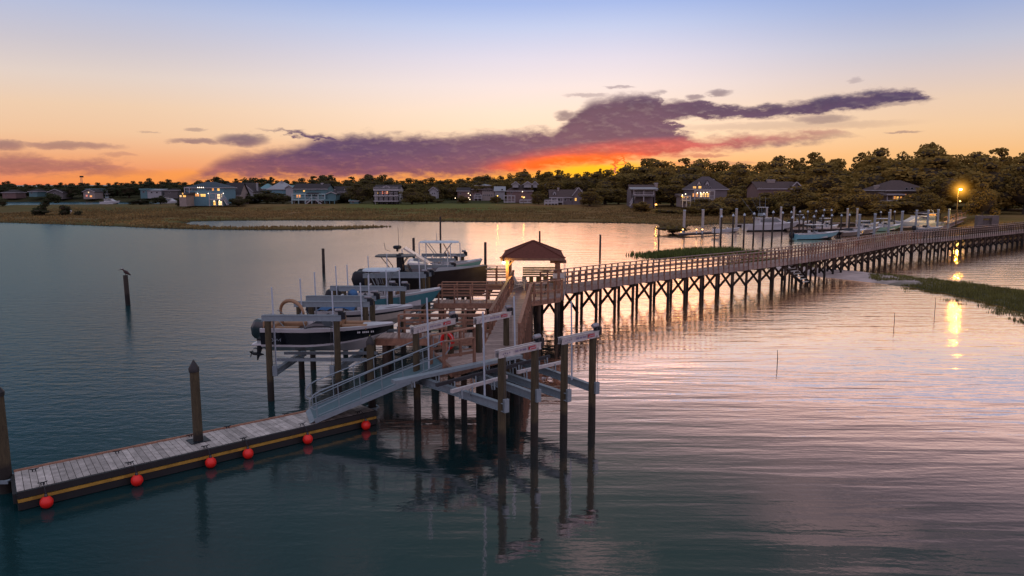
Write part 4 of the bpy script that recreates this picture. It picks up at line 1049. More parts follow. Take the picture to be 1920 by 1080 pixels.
# small white console boat behind
Y = yl(3) + 3.4
s0, b0 = P3(752, 510, Y), P3(828, 508, Y); s0.z = b0.z = 2.75
e, L, sc = boat('small white boat with tall raised white hatch behind the black boat', s0 + V((0, 0, .55)), b0 + V((0, 0, .55)), 1.9, .9, [.4, .8], [M_white] * 5, sheer=.2, deck=.8, floor=.5)
g = MB(); g.add([(L * .15, -.7, .95), (L * .8, -.55, .98), (L * .8, .55, .98), (L * .15, .7, .95), (L * .2, -.6, 1.35), (L * .66, -.5, 1.22), (L * .66, .5, 1.22), (L * .2, .6, 1.35)], [(0, 1, 5, 4), (1, 2, 6, 5), (2, 3, 7, 6), (3, 0, 4, 7), (4, 5, 6, 7)]); g.build('cabin_top', M_white, e, bevel=.04)
g = MB(); g.add([(L * .66, -.6, 1.22), (L * .66, .6, 1.22), (L * .08, .55, 2.25), (L * .08, -.55, 2.25), (L * .69, -.6, 1.3), (L * .69, .6, 1.3), (L * .11, .55, 2.33), (L * .11, -.55, 2.33)], [(3, 2, 1, 0), (4, 5, 6, 7), (0, 1, 5, 4), (2, 3, 7, 6), (1, 2, 6, 5), (3, 0, 4, 7)]); g.build('raised_hatch', M_cream, e)
# mint hulled boat
Y = yl(4) + .2
s0, b0 = P3(783, 497, Y), P3(905, 485, Y); s0.z = b0.z = 3.0
e, L, sc = boat('mint green hulled centre console boat with T top on the farthest lift', s0, b0, 2.3, 1.25, [.05, .85], [M_mint, M_mint, M_mint, M_white, M_white], sheer=.40, deck=.8, floor=.7, floormat=M_brownv)
outboard(e, -.02, .3, .6, 1.1, M_white); outboard(e, -.02, -.3, .6, 1.1, M_white)
console(e, L * .42, .7, .9, 1.1); tt = ttop(e, L * .34, .7, 3.0, 1.9, 2.2, mat('pale_blue_top', (.50, .60, .66), .4))
lean_seat(e, L * .28, .7)
g = MB(); g.add([(L * .53, -.4, 1.7), (L * .53, .4, 1.7), (L * .40, .4, 2.8), (L * .40, -.4, 2.8)], [(0, 1, 2, 3), (3, 2, 1, 0)]); g.build('front_screen', M_cream, tt)
g = MB(); g.tube((L * .3, 0, 2.95), (L * .3, 0, 3.6), .03, .015, 6); g.build('antenna', M_steel, tt)

# ------------------------------------------------------------------ marina boats on the water
def moored(label, u0, u1, v, kind='cc', hullm=M_white, B=2.4, D=1.1, dv=0, group='boats moored in the marina', sh=.35, top=M_white, name='powerboat'):
    a, c = W(u0, v, 0), W(u1, v + dv, 0); a.z = c.z = 0
    e, L, sc = boat(label, a, c, B, D, [.1, .9], [M_dark, hullm, hullm, M_white, M_white], group=group, zk=-.25, sheer=sh, deck=.7 if kind != 'cruiser' else .3, floor=.5, name=name)
    if kind == 'cc':
        console(e, L * .48, .5, .9, 1.0); lean_seat(e, L * .35, .5); ttop(e, L * .42, .5, L * .34, 1.8, 2.1, top)
        outboard(e, 0, .25, .4, 1.1, M_dark)
    elif kind == 'skiff':
        outboard(e, 0, 0, .3, .9, M_dark); console(e, L * .5, .4, .6, .7); g = MB(); g.box((L * .28, 0, D * .9), (.8, 1.1, .25)); g.build('seat', M_cream, e, bevel=.04)
    elif kind == 'bow': 
        outboard(e, 0, 0, .4, 1, M_dark); g = MB()
        g.add([(L * .35, -.9, D), (L * .55, 0, D + .1), (L * .35, .9, D), (L * .33, -.8, D + .5), (L * .5, 0, D + .55), (L * .33, .8, D + .5)], [(0, 1, 4, 3), (1, 2, 5, 4), (3, 4, 1, 0), (4, 5, 2, 1)]); g.build('windscreen', M_glass, e)
        g = MB(); g.box((L * .2, 0, D), (.9, 1.4, .3)); g.build('rear_seat', M_cream, e, bevel=.05)
    elif kind in ('cruiser', 'sport'):
        h = 1.15 if kind == 'sport' else 1.3
        g = MB(); x0, x1 = L * .22, L * .62
        g.add([(x0, -B * .36, D * .8), (x1 + L * .16, -B * .26, D + .22), (x1 + L * .16, B * .26, D + .22), (x0, B * .36, D * .8), (x0, -B * .33, D + h), (x1 - L * .06, -B * .28, D + h), (x1 - L * .06, B * .28, D + h), (x0, B * .33, D + h)],
              [(0, 1, 5, 4), (1, 2, 6, 5), (2, 3, 7, 6), (3, 0, 4, 7), (4, 5, 6, 7)]); cb = g.build('cabin', M_white, e, bevel=.06)
        g = MB()
        for s in (-1, 1): g.add([(x0 + .2, s * (B * .36 + .012), D + h * .42), (x1 - .05, s * (B * .325 + .012), D + h * .45), (x1 - L * .07, s * (B * .295 + .012), D + h * .88), (x0 + .2, s * (B * .34 + .012), D + h * .88)], [(0, 1, 2, 3), (3, 2, 1, 0)])
        g.build('side_window', mat('cabin_window', (.10, .13, .13), .15, spec=.8), cb)
        g = MB(); g.box((x0 + (x1 - x0) * .38, 0, D + h + .07), ((x1 - x0) * .95, B * .74, .09)); g.build('hard_top', M_white, cb, bevel=.03)
        if kind == 'sport':
            g = MB()
            for sx_ in (0, .9):
                for s in (-.5, .5): g.tube((x0 + .5 + sx_, s, D + h + .1), (x0 + .6 + sx_ * .8, s * .8, D + h + 2.1), .03, n=6)
            g.box((x0 + .95, 0, D + h + .75), (1.1, 1.2, .5)); g.build('tower', M_alu, e)
            g = MB(); g.box((x0 + 1.05, 0, D + h + 2.15), (1.7, 1.5, .08)); g.build('tower_top', M_white, e, bevel=.03)
            for s in (-1, 1):
                g = MB(); g.tube((x0 + .7, s * .9, D + .8), (x0 - 2.6, s * 2.4, D + 5.4), .03, .01, 5); g.build('outrigger', M_alu, e)
            g = MB(); g.tube((x0 + .6, .3, D + h + 2.2), (x0 + .5, .3, D + h + 4.4), .02, .01, 5); g.tube((x0 + 1.4, -.3, D + h + 2.2), (x0 + 1.4, -.3, D + h + 4.2), .02, .01, 5); g.build('antenna', M_pvc, e)
        else:
            g = MB(); g.box((x0 + .4, 0, D + h + .5), (2.2, B * .6, .08)); g.sweep([(x0 - .8, 0, D + h + .2), (x0 - .6, 0, D + h + 1.1), (x0 + .0, 0, D + h + 1.25)], .05, 6); g.build('radar_arch', M_white, e)
    return e
moored('white sport fishing boat with tuna tower and outriggers in the marina', 1396, 1498, 433, 'sport', B=3.2, D=1.5, dv=-1, sh=.5, name='sport_fishing_boat')
moored('teal centre console boat with long pale T top, nearest the boardwalk', 1489, 1573, 449, 'cc', M_aqua, B=2.3, D=1.15, dv=-2)
moored('small white skiff between the floating dock and the sport fishing boat', 1342, 1387, 435, 'skiff', B=1.9, D=.75)
moored('white bow boat behind the teal centre console, left of the others', 1483, 1520, 423, 'cc', B=2.2, D=1)
moored('white boat with grey windscreen behind the teal centre console', 1522, 1560, 423, 'bow', B=2.2, D=1)
moored('dark blue hulled boat just right of the teal centre console', 1572, 1625, 443, 'bow', M_navy, B=2.3, D=1.0, dv=-3)
moored('navy hulled boat with white T top beside the tall grey dock posts', 1593, 1650, 440, 'cc', M_navy, B=2.3, D=1.1, dv=-3)
moored('pale green centre console boat between the tall grey dock posts', 1629, 1690, 434, 'cc', M_mint, B=2.4, D=1.1, dv=-3)
moored('white and blue cabin cruiser with radar arch at the right of the marina', 1762, 1676, 426, 'cruiser', mat('pale_blue_gelcoat', (.40, .48, .56), .3, var=.08), B=3.2, D=1.35, dv=3, sh=.5, name='cabin_cruiser')
moored('low white boat with red lit cockpit left of the cabin cruiser', 1650, 1706, 424, 'bow', B=2.4, D=1.1)
moored('grey covered boat moored left of the small lit hut', 1716, 1768, 434, 'bow', mat('grey_hull', (.25, .26, .28), .4), B=2.2, D=.9)
moored('white centre console boat wedged between dark pilings behind the aqua boat', 1528, 1572, 433, 'cc', B=2.2, D=1.0, dv=-2)
moored('small white open boat tucked behind the navy boat with white T top', 1612, 1648, 428, 'bow', B=2.1, D=1.0, dv=-2)
moored('white T top boat just left of the cabin cruiser stern', 1716, 1752, 428, 'cc', B=2.2, D=1.05, dv=-1)
moored('distant white cabin boat on the far channel at the left', 190, 226, 384, 'sport', B=3.2, D=1.6, group='boats on the far channel', name='cabin_boat')
moored('distant low white boat with a lit cabin on the far channel', 302, 338, 384, 'cruiser', B=3.4, D=1.7, group='boats on the far channel', name='cabin_boat')
# upturned dinghies near the deck of the gabled house
for u, v, lb in ((1050, 387, 'pale upturned dinghy on the marsh grass left of the white deck'), (1080, 386.5, 'pale upturned dinghy on the marsh grass beside the white deck')):
    p = W(u, v, .9); b = MB(); b.sweep([(-2.6, 0, 0), (-1.5, 0, .1), (.5, 0, .15), (2, 0, .1), (2.7, 0, 0)], [.3, .75, .85, .5, .08], 10, sq=(1, .7)); tag(b.build('dinghy', M_white, smooth='all', loc=(p.x, p.y, 1.0)), lb, 'dinghy', 'upturned dinghies on the marsh')

# ------------------------------------------------------------------ marina posts
m_post_w = mat('pale_sleeved_post', (.42, .38, .35), .6, var=.15)
m_post_g = mat('grey_concrete_post', (.27, .30, .32), .6, var=.2)
i = 0
for u, vb, vt in ((1282, 437, 394), (1317, 438, 393), (1351, 436, 392), (1380, 430, 391), (1437, 424, 389), (1463, 423, 388), (1487, 423, 388), (1588, 423, 391), (1606, 423, 391), (1668, 421, 393), (1690, 420, 396)):
    piling(u, vb, vt, 'tall pale round post on the back side of the marina', r=.25 if i < 4 else .21, m=m_post_w, group='pale sleeved marina posts', name='marina_post', cat='marina post', cap='flat', capr=1.02); i += 1
for u, vb, vt in ((1609, 449, 402), (1638, 446, 401), (1665, 441, 398), (1690, 436, 396), (1716, 434, 394), (1738, 433, 394), (1757, 431, 393), (1777, 430, 392)):
    piling(u, vb, vt, 'grey square topped post right behind the boardwalk railing', r=.20, m=m_post_g, group='grey marina posts behind the boardwalk', name='marina_post', cat='marina post', cap='flat', capr=1.1)
for u, vb, vt in ((1351, 460, 406), (1373, 459, 404), (1394, 458, 403), (1412, 457, 401), (1430, 455, 402), (1447, 453, 398), (1466, 440, 399), (1482, 437, 398), (1484, 452, 408), (1498, 436, 397), (1513, 434, 397), (1528, 433, 396), (1543, 432, 394),
                  (1557, 431, 394), (1505, 446, 408), (1524, 446, 406), (1541, 440, 405), (1558, 440, 404), (1576, 438, 404), (1591, 437, 403), (1650, 428, 398), (1676, 428, 397)):
    piling(u, vb, vt, 'slim dark marina piling with a white cone cap', r=.13, m=M_pile_dark, group='cone capped marina pilings', name='marina_piling', cap='cone', capr=1.5)
for o_ in list(COL.objects):
    if o_.parent and o_.parent.name.startswith('marina_piling') and o_.name.startswith('cap'): o_.data.materials[0] = M_pvc
piling(1235, 461, 427, 'thin dark piling with a hooped top left of the marina dock', r=.11, m=M_pile_dark, name='marina_piling')
piling(1339, 462, 429, 'thin short piling under the corner of the marina floating dock', r=.10, m=M_pile_dark, name='marina_piling')

# marina floating dock with lit lamp and box
def marina_dock():
    a, c = W(1271, 438, .5), W(1345, 434, .5)
    e = empty('marina_dock', (a.x, a.y, 0), 'narrow floating marina dock with small lit lamps and a white box', 'floating dock')
    L = c.x - a.x; g = MB()
    n = 50
    for i in range(n): g.box((L * (i + .5) / n, (c.y - a.y) * (i + .5) / n, .5), (L / n * .92, 1.8, .06))
    g.build('deck_planks', M_deck, e)
    g = MB(); g.bar((0, -.95, .33), (L, c.y - a.y - .95, .33), .12, .34); g.build('rub_strip', M_dark, e)
    g = MB(); g.box((L * .81, .4, .95), (1.6, .8, .7)); tag(g.build('dock_box', M_white, bevel=.05, loc=(a.x, a.y, 0)), 'white dock box on the narrow marina dock', 'dock box')
    for k, (t, en, lb) in enumerate(((.38, 60, 'taller lit lamp at the middle of the narrow marina dock'), (.10, 25, 'small lit lamp at the left end of the narrow marina dock'), (.50, 25, 'small lit lamp right of the taller lamp on the marina dock'))):
        x = L * t; q = empty('dock_lamp', (a.x + x, a.y, .5), lb, 'dock lamp', 'lit lamps on the marina dock')
        g = MB(); g.box((0, 0, .3), (.16, .16, .6)); g.build('pedestal', M_pvc, q)
        g = MB(); g.box((0, 0, .72), (.2, .2, .18)); g.build('lens', glow('dock_lamp_lens', (1, .5, .15), 5 if k == 0 else 2.5), q)
marina_dock()
# ------------------------------------------------------------------ land
def sdist(px, py, poly):
    P = np.array([(p[0], p[1]) for p in poly]); Q = np.roll(P, -1, 0); best = np.full(px.shape, 1e9); ins = np.zeros(px.shape, bool)
    for (ax, ay), (bx, by) in zip(P, Q):
        dx, dy = bx - ax, by - ay; t = np.clip(((px - ax) * dx + (py - ay) * dy) / (dx * dx + dy * dy + 1e-12), 0, 1)
        best = np.minimum(best, (px - ax - t * dx) ** 2 + (py - ay - t * dy) ** 2)
        c = ((ay > py) != (by > py)); ins ^= c & (px < (bx - ax) * (py - ay) / ((by - ay) if by != ay else 1e-12) + ax)
    return np.where(ins, 1, -1) * np.sqrt(best)
sm = lambda a, b, x: (lambda t: t * t * (3 - 2 * t))(np.clip((x - a) / (b - a), 0, 1))
def vn(x, y, s, seed=0):                       # cheap value noise
    r = np.random.RandomState(seed).rand(256, 256); X, Y_ = x / s, y / s; xi, yi = np.floor(X).astype(int), np.floor(Y_).astype(int); fx, fy = X - xi, Y_ - yi
    fx, fy = fx * fx * (3 - 2 * fx), fy * fy * (3 - 2 * fy); g = lambda i, j: r[i % 256, j % 256]
    return (g(xi, yi) * (1 - fx) + g(xi + 1, yi) * fx) * (1 - fy) + (g(xi, yi + 1) * (1 - fx) + g(xi + 1, yi + 1) * fx) * fy
shore = [(-700, 416), (0, 418), (100, 421), (200, 425), (300, 429), (370, 430.5), (430, 431.5), (560, 432), (640, 431.3), (700, 428), (746, 425), (700, 424.3), (650, 425.8), (600, 427), (430, 427.5),
         (372, 424), (356, 419), (365, 415.3), (430, 414), (560, 413.5), (690, 413.5), (760, 415), (900, 416), (1000, 416.5), (1150, 418.5), (1225, 420), (1232, 428), (1262, 433), (1292, 431), (1300, 424),
         (1340, 421), (1400, 420), (1600, 419), (1740, 424), (1800, 432), (1860, 436), (1960, 440), (2100, 446), (2700, 470)]
SH = [W(u, v)[:2] for u, v in shore] + [(700, 300), (1500, 2500), (-2000, 2500), (-1200, 400)]
CH = [W(u, v)[:2] for u, v in [(-900, 393), (0, 393), (80, 392), (150, 391.2), (260, 390.2), (310, 387), (338, 382), (330, 379.5), (240, 378.8), (100, 378.6), (0, 379), (-900, 379)]]
def land_h(x, y):
    d = sdist(x, y, SH); dc = -sdist(x, y, CH); d = np.minimum(d + (vn(x, y, 9, 1) - .5) * 3.0 * sm(0, 20, np.abs(d) + 6), dc)
    cap = .42 + 1.45 * np.maximum(sm(232, 258, y) * (1 - .0 * x), sm(70, 92, x) * sm(140, 165, y)) + .5 * sm(300, 500, y)
    cap = cap + .45 * np.exp(-((x + 28) / 26) ** 2 - ((y - 232) / 20) ** 2)
    h = np.minimum(-.15 + d * .16, cap) + (vn(x, y, 3.2, 2) - .5) * .16 * sm(0, 4, d)
    for u, v, rx, ry in ((60, 413.5, 30, 1.2), (215, 418.3, 34, 1.0), (128, 415.5, 16, .7), (300, 423, 12, .8)):
        c = W(u, v); a = rx * c.y / FPX; b = abs(W(u, v - ry).y - c.y); q = ((x - c.x) / a) ** 2 + ((y - c.y) / b) ** 2; h = np.where(q < 1, -.2, h)
    return np.where(d < -3, -.6, h)
def gz_(x, y): return float(land_h(np.array([float(x)]), np.array([float(y)]))[0])
def grid(name, xs, ys, hf, m, lb, kind='structure', zmin=-.3):
    X, Y_ = np.meshgrid(xs, ys); H = hf(X.ravel(), Y_.ravel()); nx, ny = len(xs), len(ys)
    vs = list(zip(X.ravel().tolist(), Y_.ravel().tolist(), H.tolist())); fs = []
    Hh = H.reshape(ny, nx)
    for j in range(ny - 1):
        for i in range(nx - 1):
            if max(Hh[j, i], Hh[j, i + 1], Hh[j + 1, i], Hh[j + 1, i + 1]) > zmin: a = j * nx + i; fs.append((a, a + 1, a + nx + 1, a + nx))
    me = bpy.data.meshes.new(name); me.from_pydata(vs, [], fs); me.materials.append(m); me.polygons.foreach_set('use_smooth', [True] * len(fs)); me.update()
    o = bpy.data.objects.new(name, me); COL.objects.link(o); return tag(o, lb, kind=kind)
def land_mat():
    m = bpy.data.materials.new('marsh_ground'); m.use_nodes = True; g = G(m.node_tree); bs = m.node_tree.nodes['Principled BSDF']
    pos = g.n('ShaderNodeNewGeometry').outputs['Position']; sep = g.n('ShaderNodeSeparateXYZ'); m.node_tree.links.new(pos, sep.inputs[0]); X, Y_, Z = (S(g, sep.outputs[i]) for i in range(3))
    n1 = g.noise(g.mapping(pos, sc=(.35, 1, 1)), .06, 4, .6, .5); n2 = g.noise(g.mapping(pos, sc=(.5, 1, 1)), .5, 4, .65); n3 = g.noise(pos, .02, 3)
    c = g.mix(g.mapr(n1, .38, .62), (.15, .115, .032), (.27, .155, .062)); c = g.mix(g.mapr(n2, .35, .7, 0, .5), c, (.07, .045, .018))
    c = g.mix(g.mapr(n3 + (n2 - .5) * .3, .52, .62, 0, .65), c, (.11, .115, .028))
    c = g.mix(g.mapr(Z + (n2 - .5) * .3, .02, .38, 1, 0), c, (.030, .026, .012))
    c = g.mix(g.mapr(X, -60, -130, 0, .5), c, (.07, .075, .03))
    hill = g.mapr(g.m('ABSOLUTE', X + 30), 18, 34, 1, 0, smooth=True) * g.mapr(Y_ + (n2 - .5) * 10, 205, 225, smooth=True)
    c = g.mix(hill * .85, c, (.12, .135, .035))
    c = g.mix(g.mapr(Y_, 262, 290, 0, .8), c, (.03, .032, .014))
    g.put(bs.inputs['Base Color'], c); bs.inputs['Roughness'].default_value = .95; bs.inputs['Specular IOR Level'].default_value = .1
    b = g.n('ShaderNodeBump'); b.inputs['Distance'].default_value = .5; g.put(b.inputs['Height'], n2); g.put(bs.inputs['Normal'], b.outputs[0]); return m
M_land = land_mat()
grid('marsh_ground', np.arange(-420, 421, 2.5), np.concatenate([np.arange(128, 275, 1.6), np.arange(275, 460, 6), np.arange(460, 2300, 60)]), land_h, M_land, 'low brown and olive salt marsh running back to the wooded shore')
grid('wooded_ground', np.array([-2200, -1500, -1000, -700, -500, -419]), np.arange(170, 2300, 50), lambda x, y: np.full(x.shape, .9), M_land, 'dark ground beyond the marsh far to the west')
grid('rising_ground', np.array([419, 600, 900, 1400, 2200]), np.arange(100, 2300, 50), lambda x, y: np.full(x.shape, 1.6), M_land, 'dark ground beyond the marina to the east')
M_sand = mat('wet_sand', (.52, .41, .37), .75, var=.3, nscale=.8, bump=.03, bscale=3)
_n = M_sand.node_tree; _g = G(_n); _s = _g.n('ShaderNodeSeparateXYZ'); _n.links.new(_g.n('ShaderNodeNewGeometry').outputs['Position'], _s.inputs[0])
_b = _n.nodes['Principled BSDF']; _c = _b.inputs['Base Color'].links[0].from_socket
_f = _g.mapr(S(_g, _s.outputs[1]) + (_g.noise(_g.n('ShaderNodeNewGeometry').outputs['Position'], .8, 3) - .5) * 6, 65, 69, 1, 0)
_g.put(_b.inputs['Base Color'], _g.mix(_f, S(_g, _c), (.075, .075, .028)))
SP = [W(u, v)[:2] for u, v in [(1436, 503), (1470, 501), (1512, 502), (1613, 510), (1682, 518.5), (1728, 525), (1774, 530.5), (1847, 539.5), (1930, 550), (2250, 585), (2300, 700), (1980, 603), (1930, 588), (1865, 572), (1790, 553), (1719, 541), (1682, 536), (1590, 525), (1512, 517), (1465, 509)]]
def spit_h(x, y): return np.minimum(-.04 + (sdist(x, y, SP) + (vn(x, y, 1.3, 5) - .5) * .5) * .25, .2) + (vn(x, y, .7, 6) - .5) * .04
grid('sand_bar', np.arange(20, 62, .3), np.arange(38, 92, .3), spit_h, M_sand, 'narrow curved sand bar running from the boardwalk stairs to the right', zmin=-.12)
IS = [W(u, v)[:2] for u, v in [(1215, 480), (1245, 473), (1300, 468.5), (1370, 467.5), (1400, 471), (1350, 478), (1290, 482), (1235, 484)]]
grid('grass_islet', np.arange(8, 50, .5), np.arange(75, 115, .5), lambda x, y: np.minimum(-.10 + (sdist(x, y, IS) + (vn(x, y, 2, 8) - .5)) * .14, .22), mat('islet_soil', (.035, .045, .012), .95), 'low green grassy islet in the water just beyond the boardwalk', zmin=-.12)
I2 = [W(u, v)[:2] for u, v in [(1395, 500), (1430, 494), (1490, 492), (1500, 498), (1440, 504)]]

def grass_mesh(name, pts, hmin, hmax, wd, m, lb, blades=3):
    vs = []; fs = []; rn = []; rr = random.Random(5)
    for x, y, z, k in pts:
        for _ in range(blades):
            a = rr.uniform(0, 6.28); h = rr.uniform(hmin, hmax) * k; w = wd * rr.uniform(.6, 1.3); bx, by = x + rr.uniform(-.15, .15), y + rr.uniform(-.15, .15); lx, ly = rr.uniform(-.35, .35) * h, rr.uniform(-.35, .35) * h
            o = len(vs); vs += [(bx - math.cos(a) * w, by - math.sin(a) * w, z - .05), (bx + math.cos(a) * w, by + math.sin(a) * w, z - .05), (bx + lx, by + ly, z + h)]; fs.append((o, o + 1, o + 2)); rn.append(rr.random())
    me = bpy.data.meshes.new(name); me.from_pydata(vs, [], fs); me.materials.append(m); at = me.attributes.new('rnd', 'FLOAT', 'FACE'); at.data.foreach_set('value', rn); me.update()
    o = bpy.data.objects.new(name, me); COL.objects.link(o); return tag(o, lb, 'grass', kind='stuff')
M_grass = mat('cordgrass', (.19, .18, .045), .8, var=.4, nscale=.6, rnd=.5, transl=.3)
M_grassb = mat('brown_cordgrass', (.26, .17, .06), .9, var=.5, nscale=.05, rnd=.5, transl=.2)
rs = np.random.RandomState(3)
x = rs.uniform(26, 60, 60000); y = rs.uniform(38, 78, 60000); d = sdist(x, y, SP); umin = 960 + FPX * x / (y * cp + 9 * sp)
keep = (d > -.15) & (umin > 1690 - 60 * (d > .8)) & (vn(x, y, 1.5, 9) + sm(1690, 1790, umin) * .5 > .55)
pts = [(a, b_, .08 + .05, min(1, .5 + q * .6)) for a, b_, q in zip(x[keep][:14000], y[keep][:14000], d[keep][:14000])]
xx = rs.uniform(26, 45, 16000); yy = rs.uniform(44, 72, 16000); dd = sdist(xx, yy, SP); uu = 960 + FPX * xx / (yy * cp + 9 * sp); k2 = (dd < 0) & (dd > -2.6) & (uu > 1690) & (vn(xx, yy, .9, 11) > .62)
pts += [(a, b_, -.02, .6) for a, b_ in zip(xx[k2], yy[k2])]
grass_mesh('spit_grass', pts, .16, .40, .03, M_grass, 'green cordgrass tufts covering the right end of the sand bar')
x = rs.uniform(10, 48, 20000); y = rs.uniform(76, 114, 20000); d = sdist(x, y, IS); keep = (d > .2)
pts = [(a, b_, .08, 1) for a, b_ in zip(x[keep], y[keep])]
for cu, cv_, n_ in ((1222, 480, 220), (1245, 478, 260), (1400, 474, 160), (1438, 493, 500), (1468, 494, 500), (1415, 496, 220)):
    c = W(cu, cv_)
    for _ in range(n_): pts.append((c.x + rs.normal() * 1.3, c.y + rs.normal() * 1.6, 0, .9))
grass_mesh('islet_grass', pts, .3, .6, .07, mat('bright_cordgrass', (.13, .16, .035), .8, var=.3, nscale=.6, rnd=.45, transl=.3), 'green grass tufts on and around the low islet beyond the boardwalk')
x = np.concatenate([rs.uniform(-150, 140, 90000)]); y = rs.uniform(135, 250, 90000); h = land_h(x, y); keep = (h > .0) & (h < 1.2) & (vn(x, y, 5, 4) > .25); x, y, h = x[keep][:42000], y[keep][:42000], h[keep][:42000]
grass_mesh('marsh_grass', [(a, b_, c, 1) for a, b_, c in zip(x.tolist(), y.tolist(), h.tolist())], .15, .42, .22, M_grassb, 'brown and olive cordgrass over the whole marsh', 1)

# ------------------------------------------------------------------ trees
def leafmat(name, cold, warm):
    m = bpy.data.materials.new(name); m.use_nodes = True; nt = m.node_tree; g = G(nt); bs = nt.nodes['Principled BSDF']
    pos = g.n('ShaderNodeNewGeometry').outputs['Position']; sep = g.n('ShaderNodeSeparateXYZ'); nt.links.new(pos, sep.inputs[0])
    X = S(g, sep.outputs[0]); at = g.n('ShaderNodeAttribute', attribute_name='rnd')
    c = g.mix(g.mapr(X, -120, 90), cold, warm); oi = g.n('ShaderNodeObjectInfo')  # browner eastward: the glowing haze is mixed into the leaf colour
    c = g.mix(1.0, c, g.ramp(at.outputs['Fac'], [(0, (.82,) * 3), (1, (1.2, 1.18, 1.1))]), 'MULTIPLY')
    c = g.mix(1.0, c, g.ramp(oi.outputs['Random'], [(0, (.82, .86, .88)), (1, (1.15, 1.1, 1.0))]), 'MULTIPLY')
    g.put(bs.inputs['Base Color'], c); bs.inputs['Roughness'].default_value = .85; bs.inputs['Specular IOR Level'].default_value = .15
    t = g.n('ShaderNodeBsdfTranslucent'); g.put(t.inputs[0], c); mx = g.n('ShaderNodeMixShader'); mx.inputs[0].default_value = .35
    nt.links.new(bs.outputs[0], mx.inputs[1]); nt.links.new(t.outputs[0], mx.inputs[2]); nt.links.new(mx.outputs[0], nt.nodes['Material Output'].inputs[0]); return m
M_leaf = leafmat('dark_foliage', (.055, .068, .033), (.30, .205, .06))
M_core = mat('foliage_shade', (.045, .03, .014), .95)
M_bark = mat('grey_brown_bark', (.06, .045, .032), .9, var=.4, nscale=6)
TREE = {}
def leaf_blobs(b, blobs, n, size, rr, flat=1.0):
    tot = sum(q[3] * q[4] for q in blobs)
    for (x, y, z, rx, rz_) in blobs:
        k = int(n * rx * rz_ / tot); br = rr.uniform(.12, .3)
        for _ in range(k):
            v = Vector((rr.gauss(0, 1), rr.gauss(0, 1), rr.gauss(0, 1))).normalized() * (rr.uniform(.55, 1.0) ** .5)
            p = Vector((x + v.x * rx, y + v.y * rx, z + v.z * rz_)); s = size * rr.uniform(.6, 1.35)
            a = Vector((rr.gauss(0, 1), rr.gauss(0, 1), rr.gauss(0, .6 * flat))).normalized(); c = a.cross(Vector((rr.gauss(0, 1), rr.gauss(0, 1), rr.gauss(0, 1)))).normalized() * s; a = a * s
            b.add([p - a, p - c * .6, p + a * .8, p + c * .7], [(0, 1, 2, 3)], 0, rnd=min(1, max(0, br + .35 * v.z + rr.uniform(-.1, .35))))
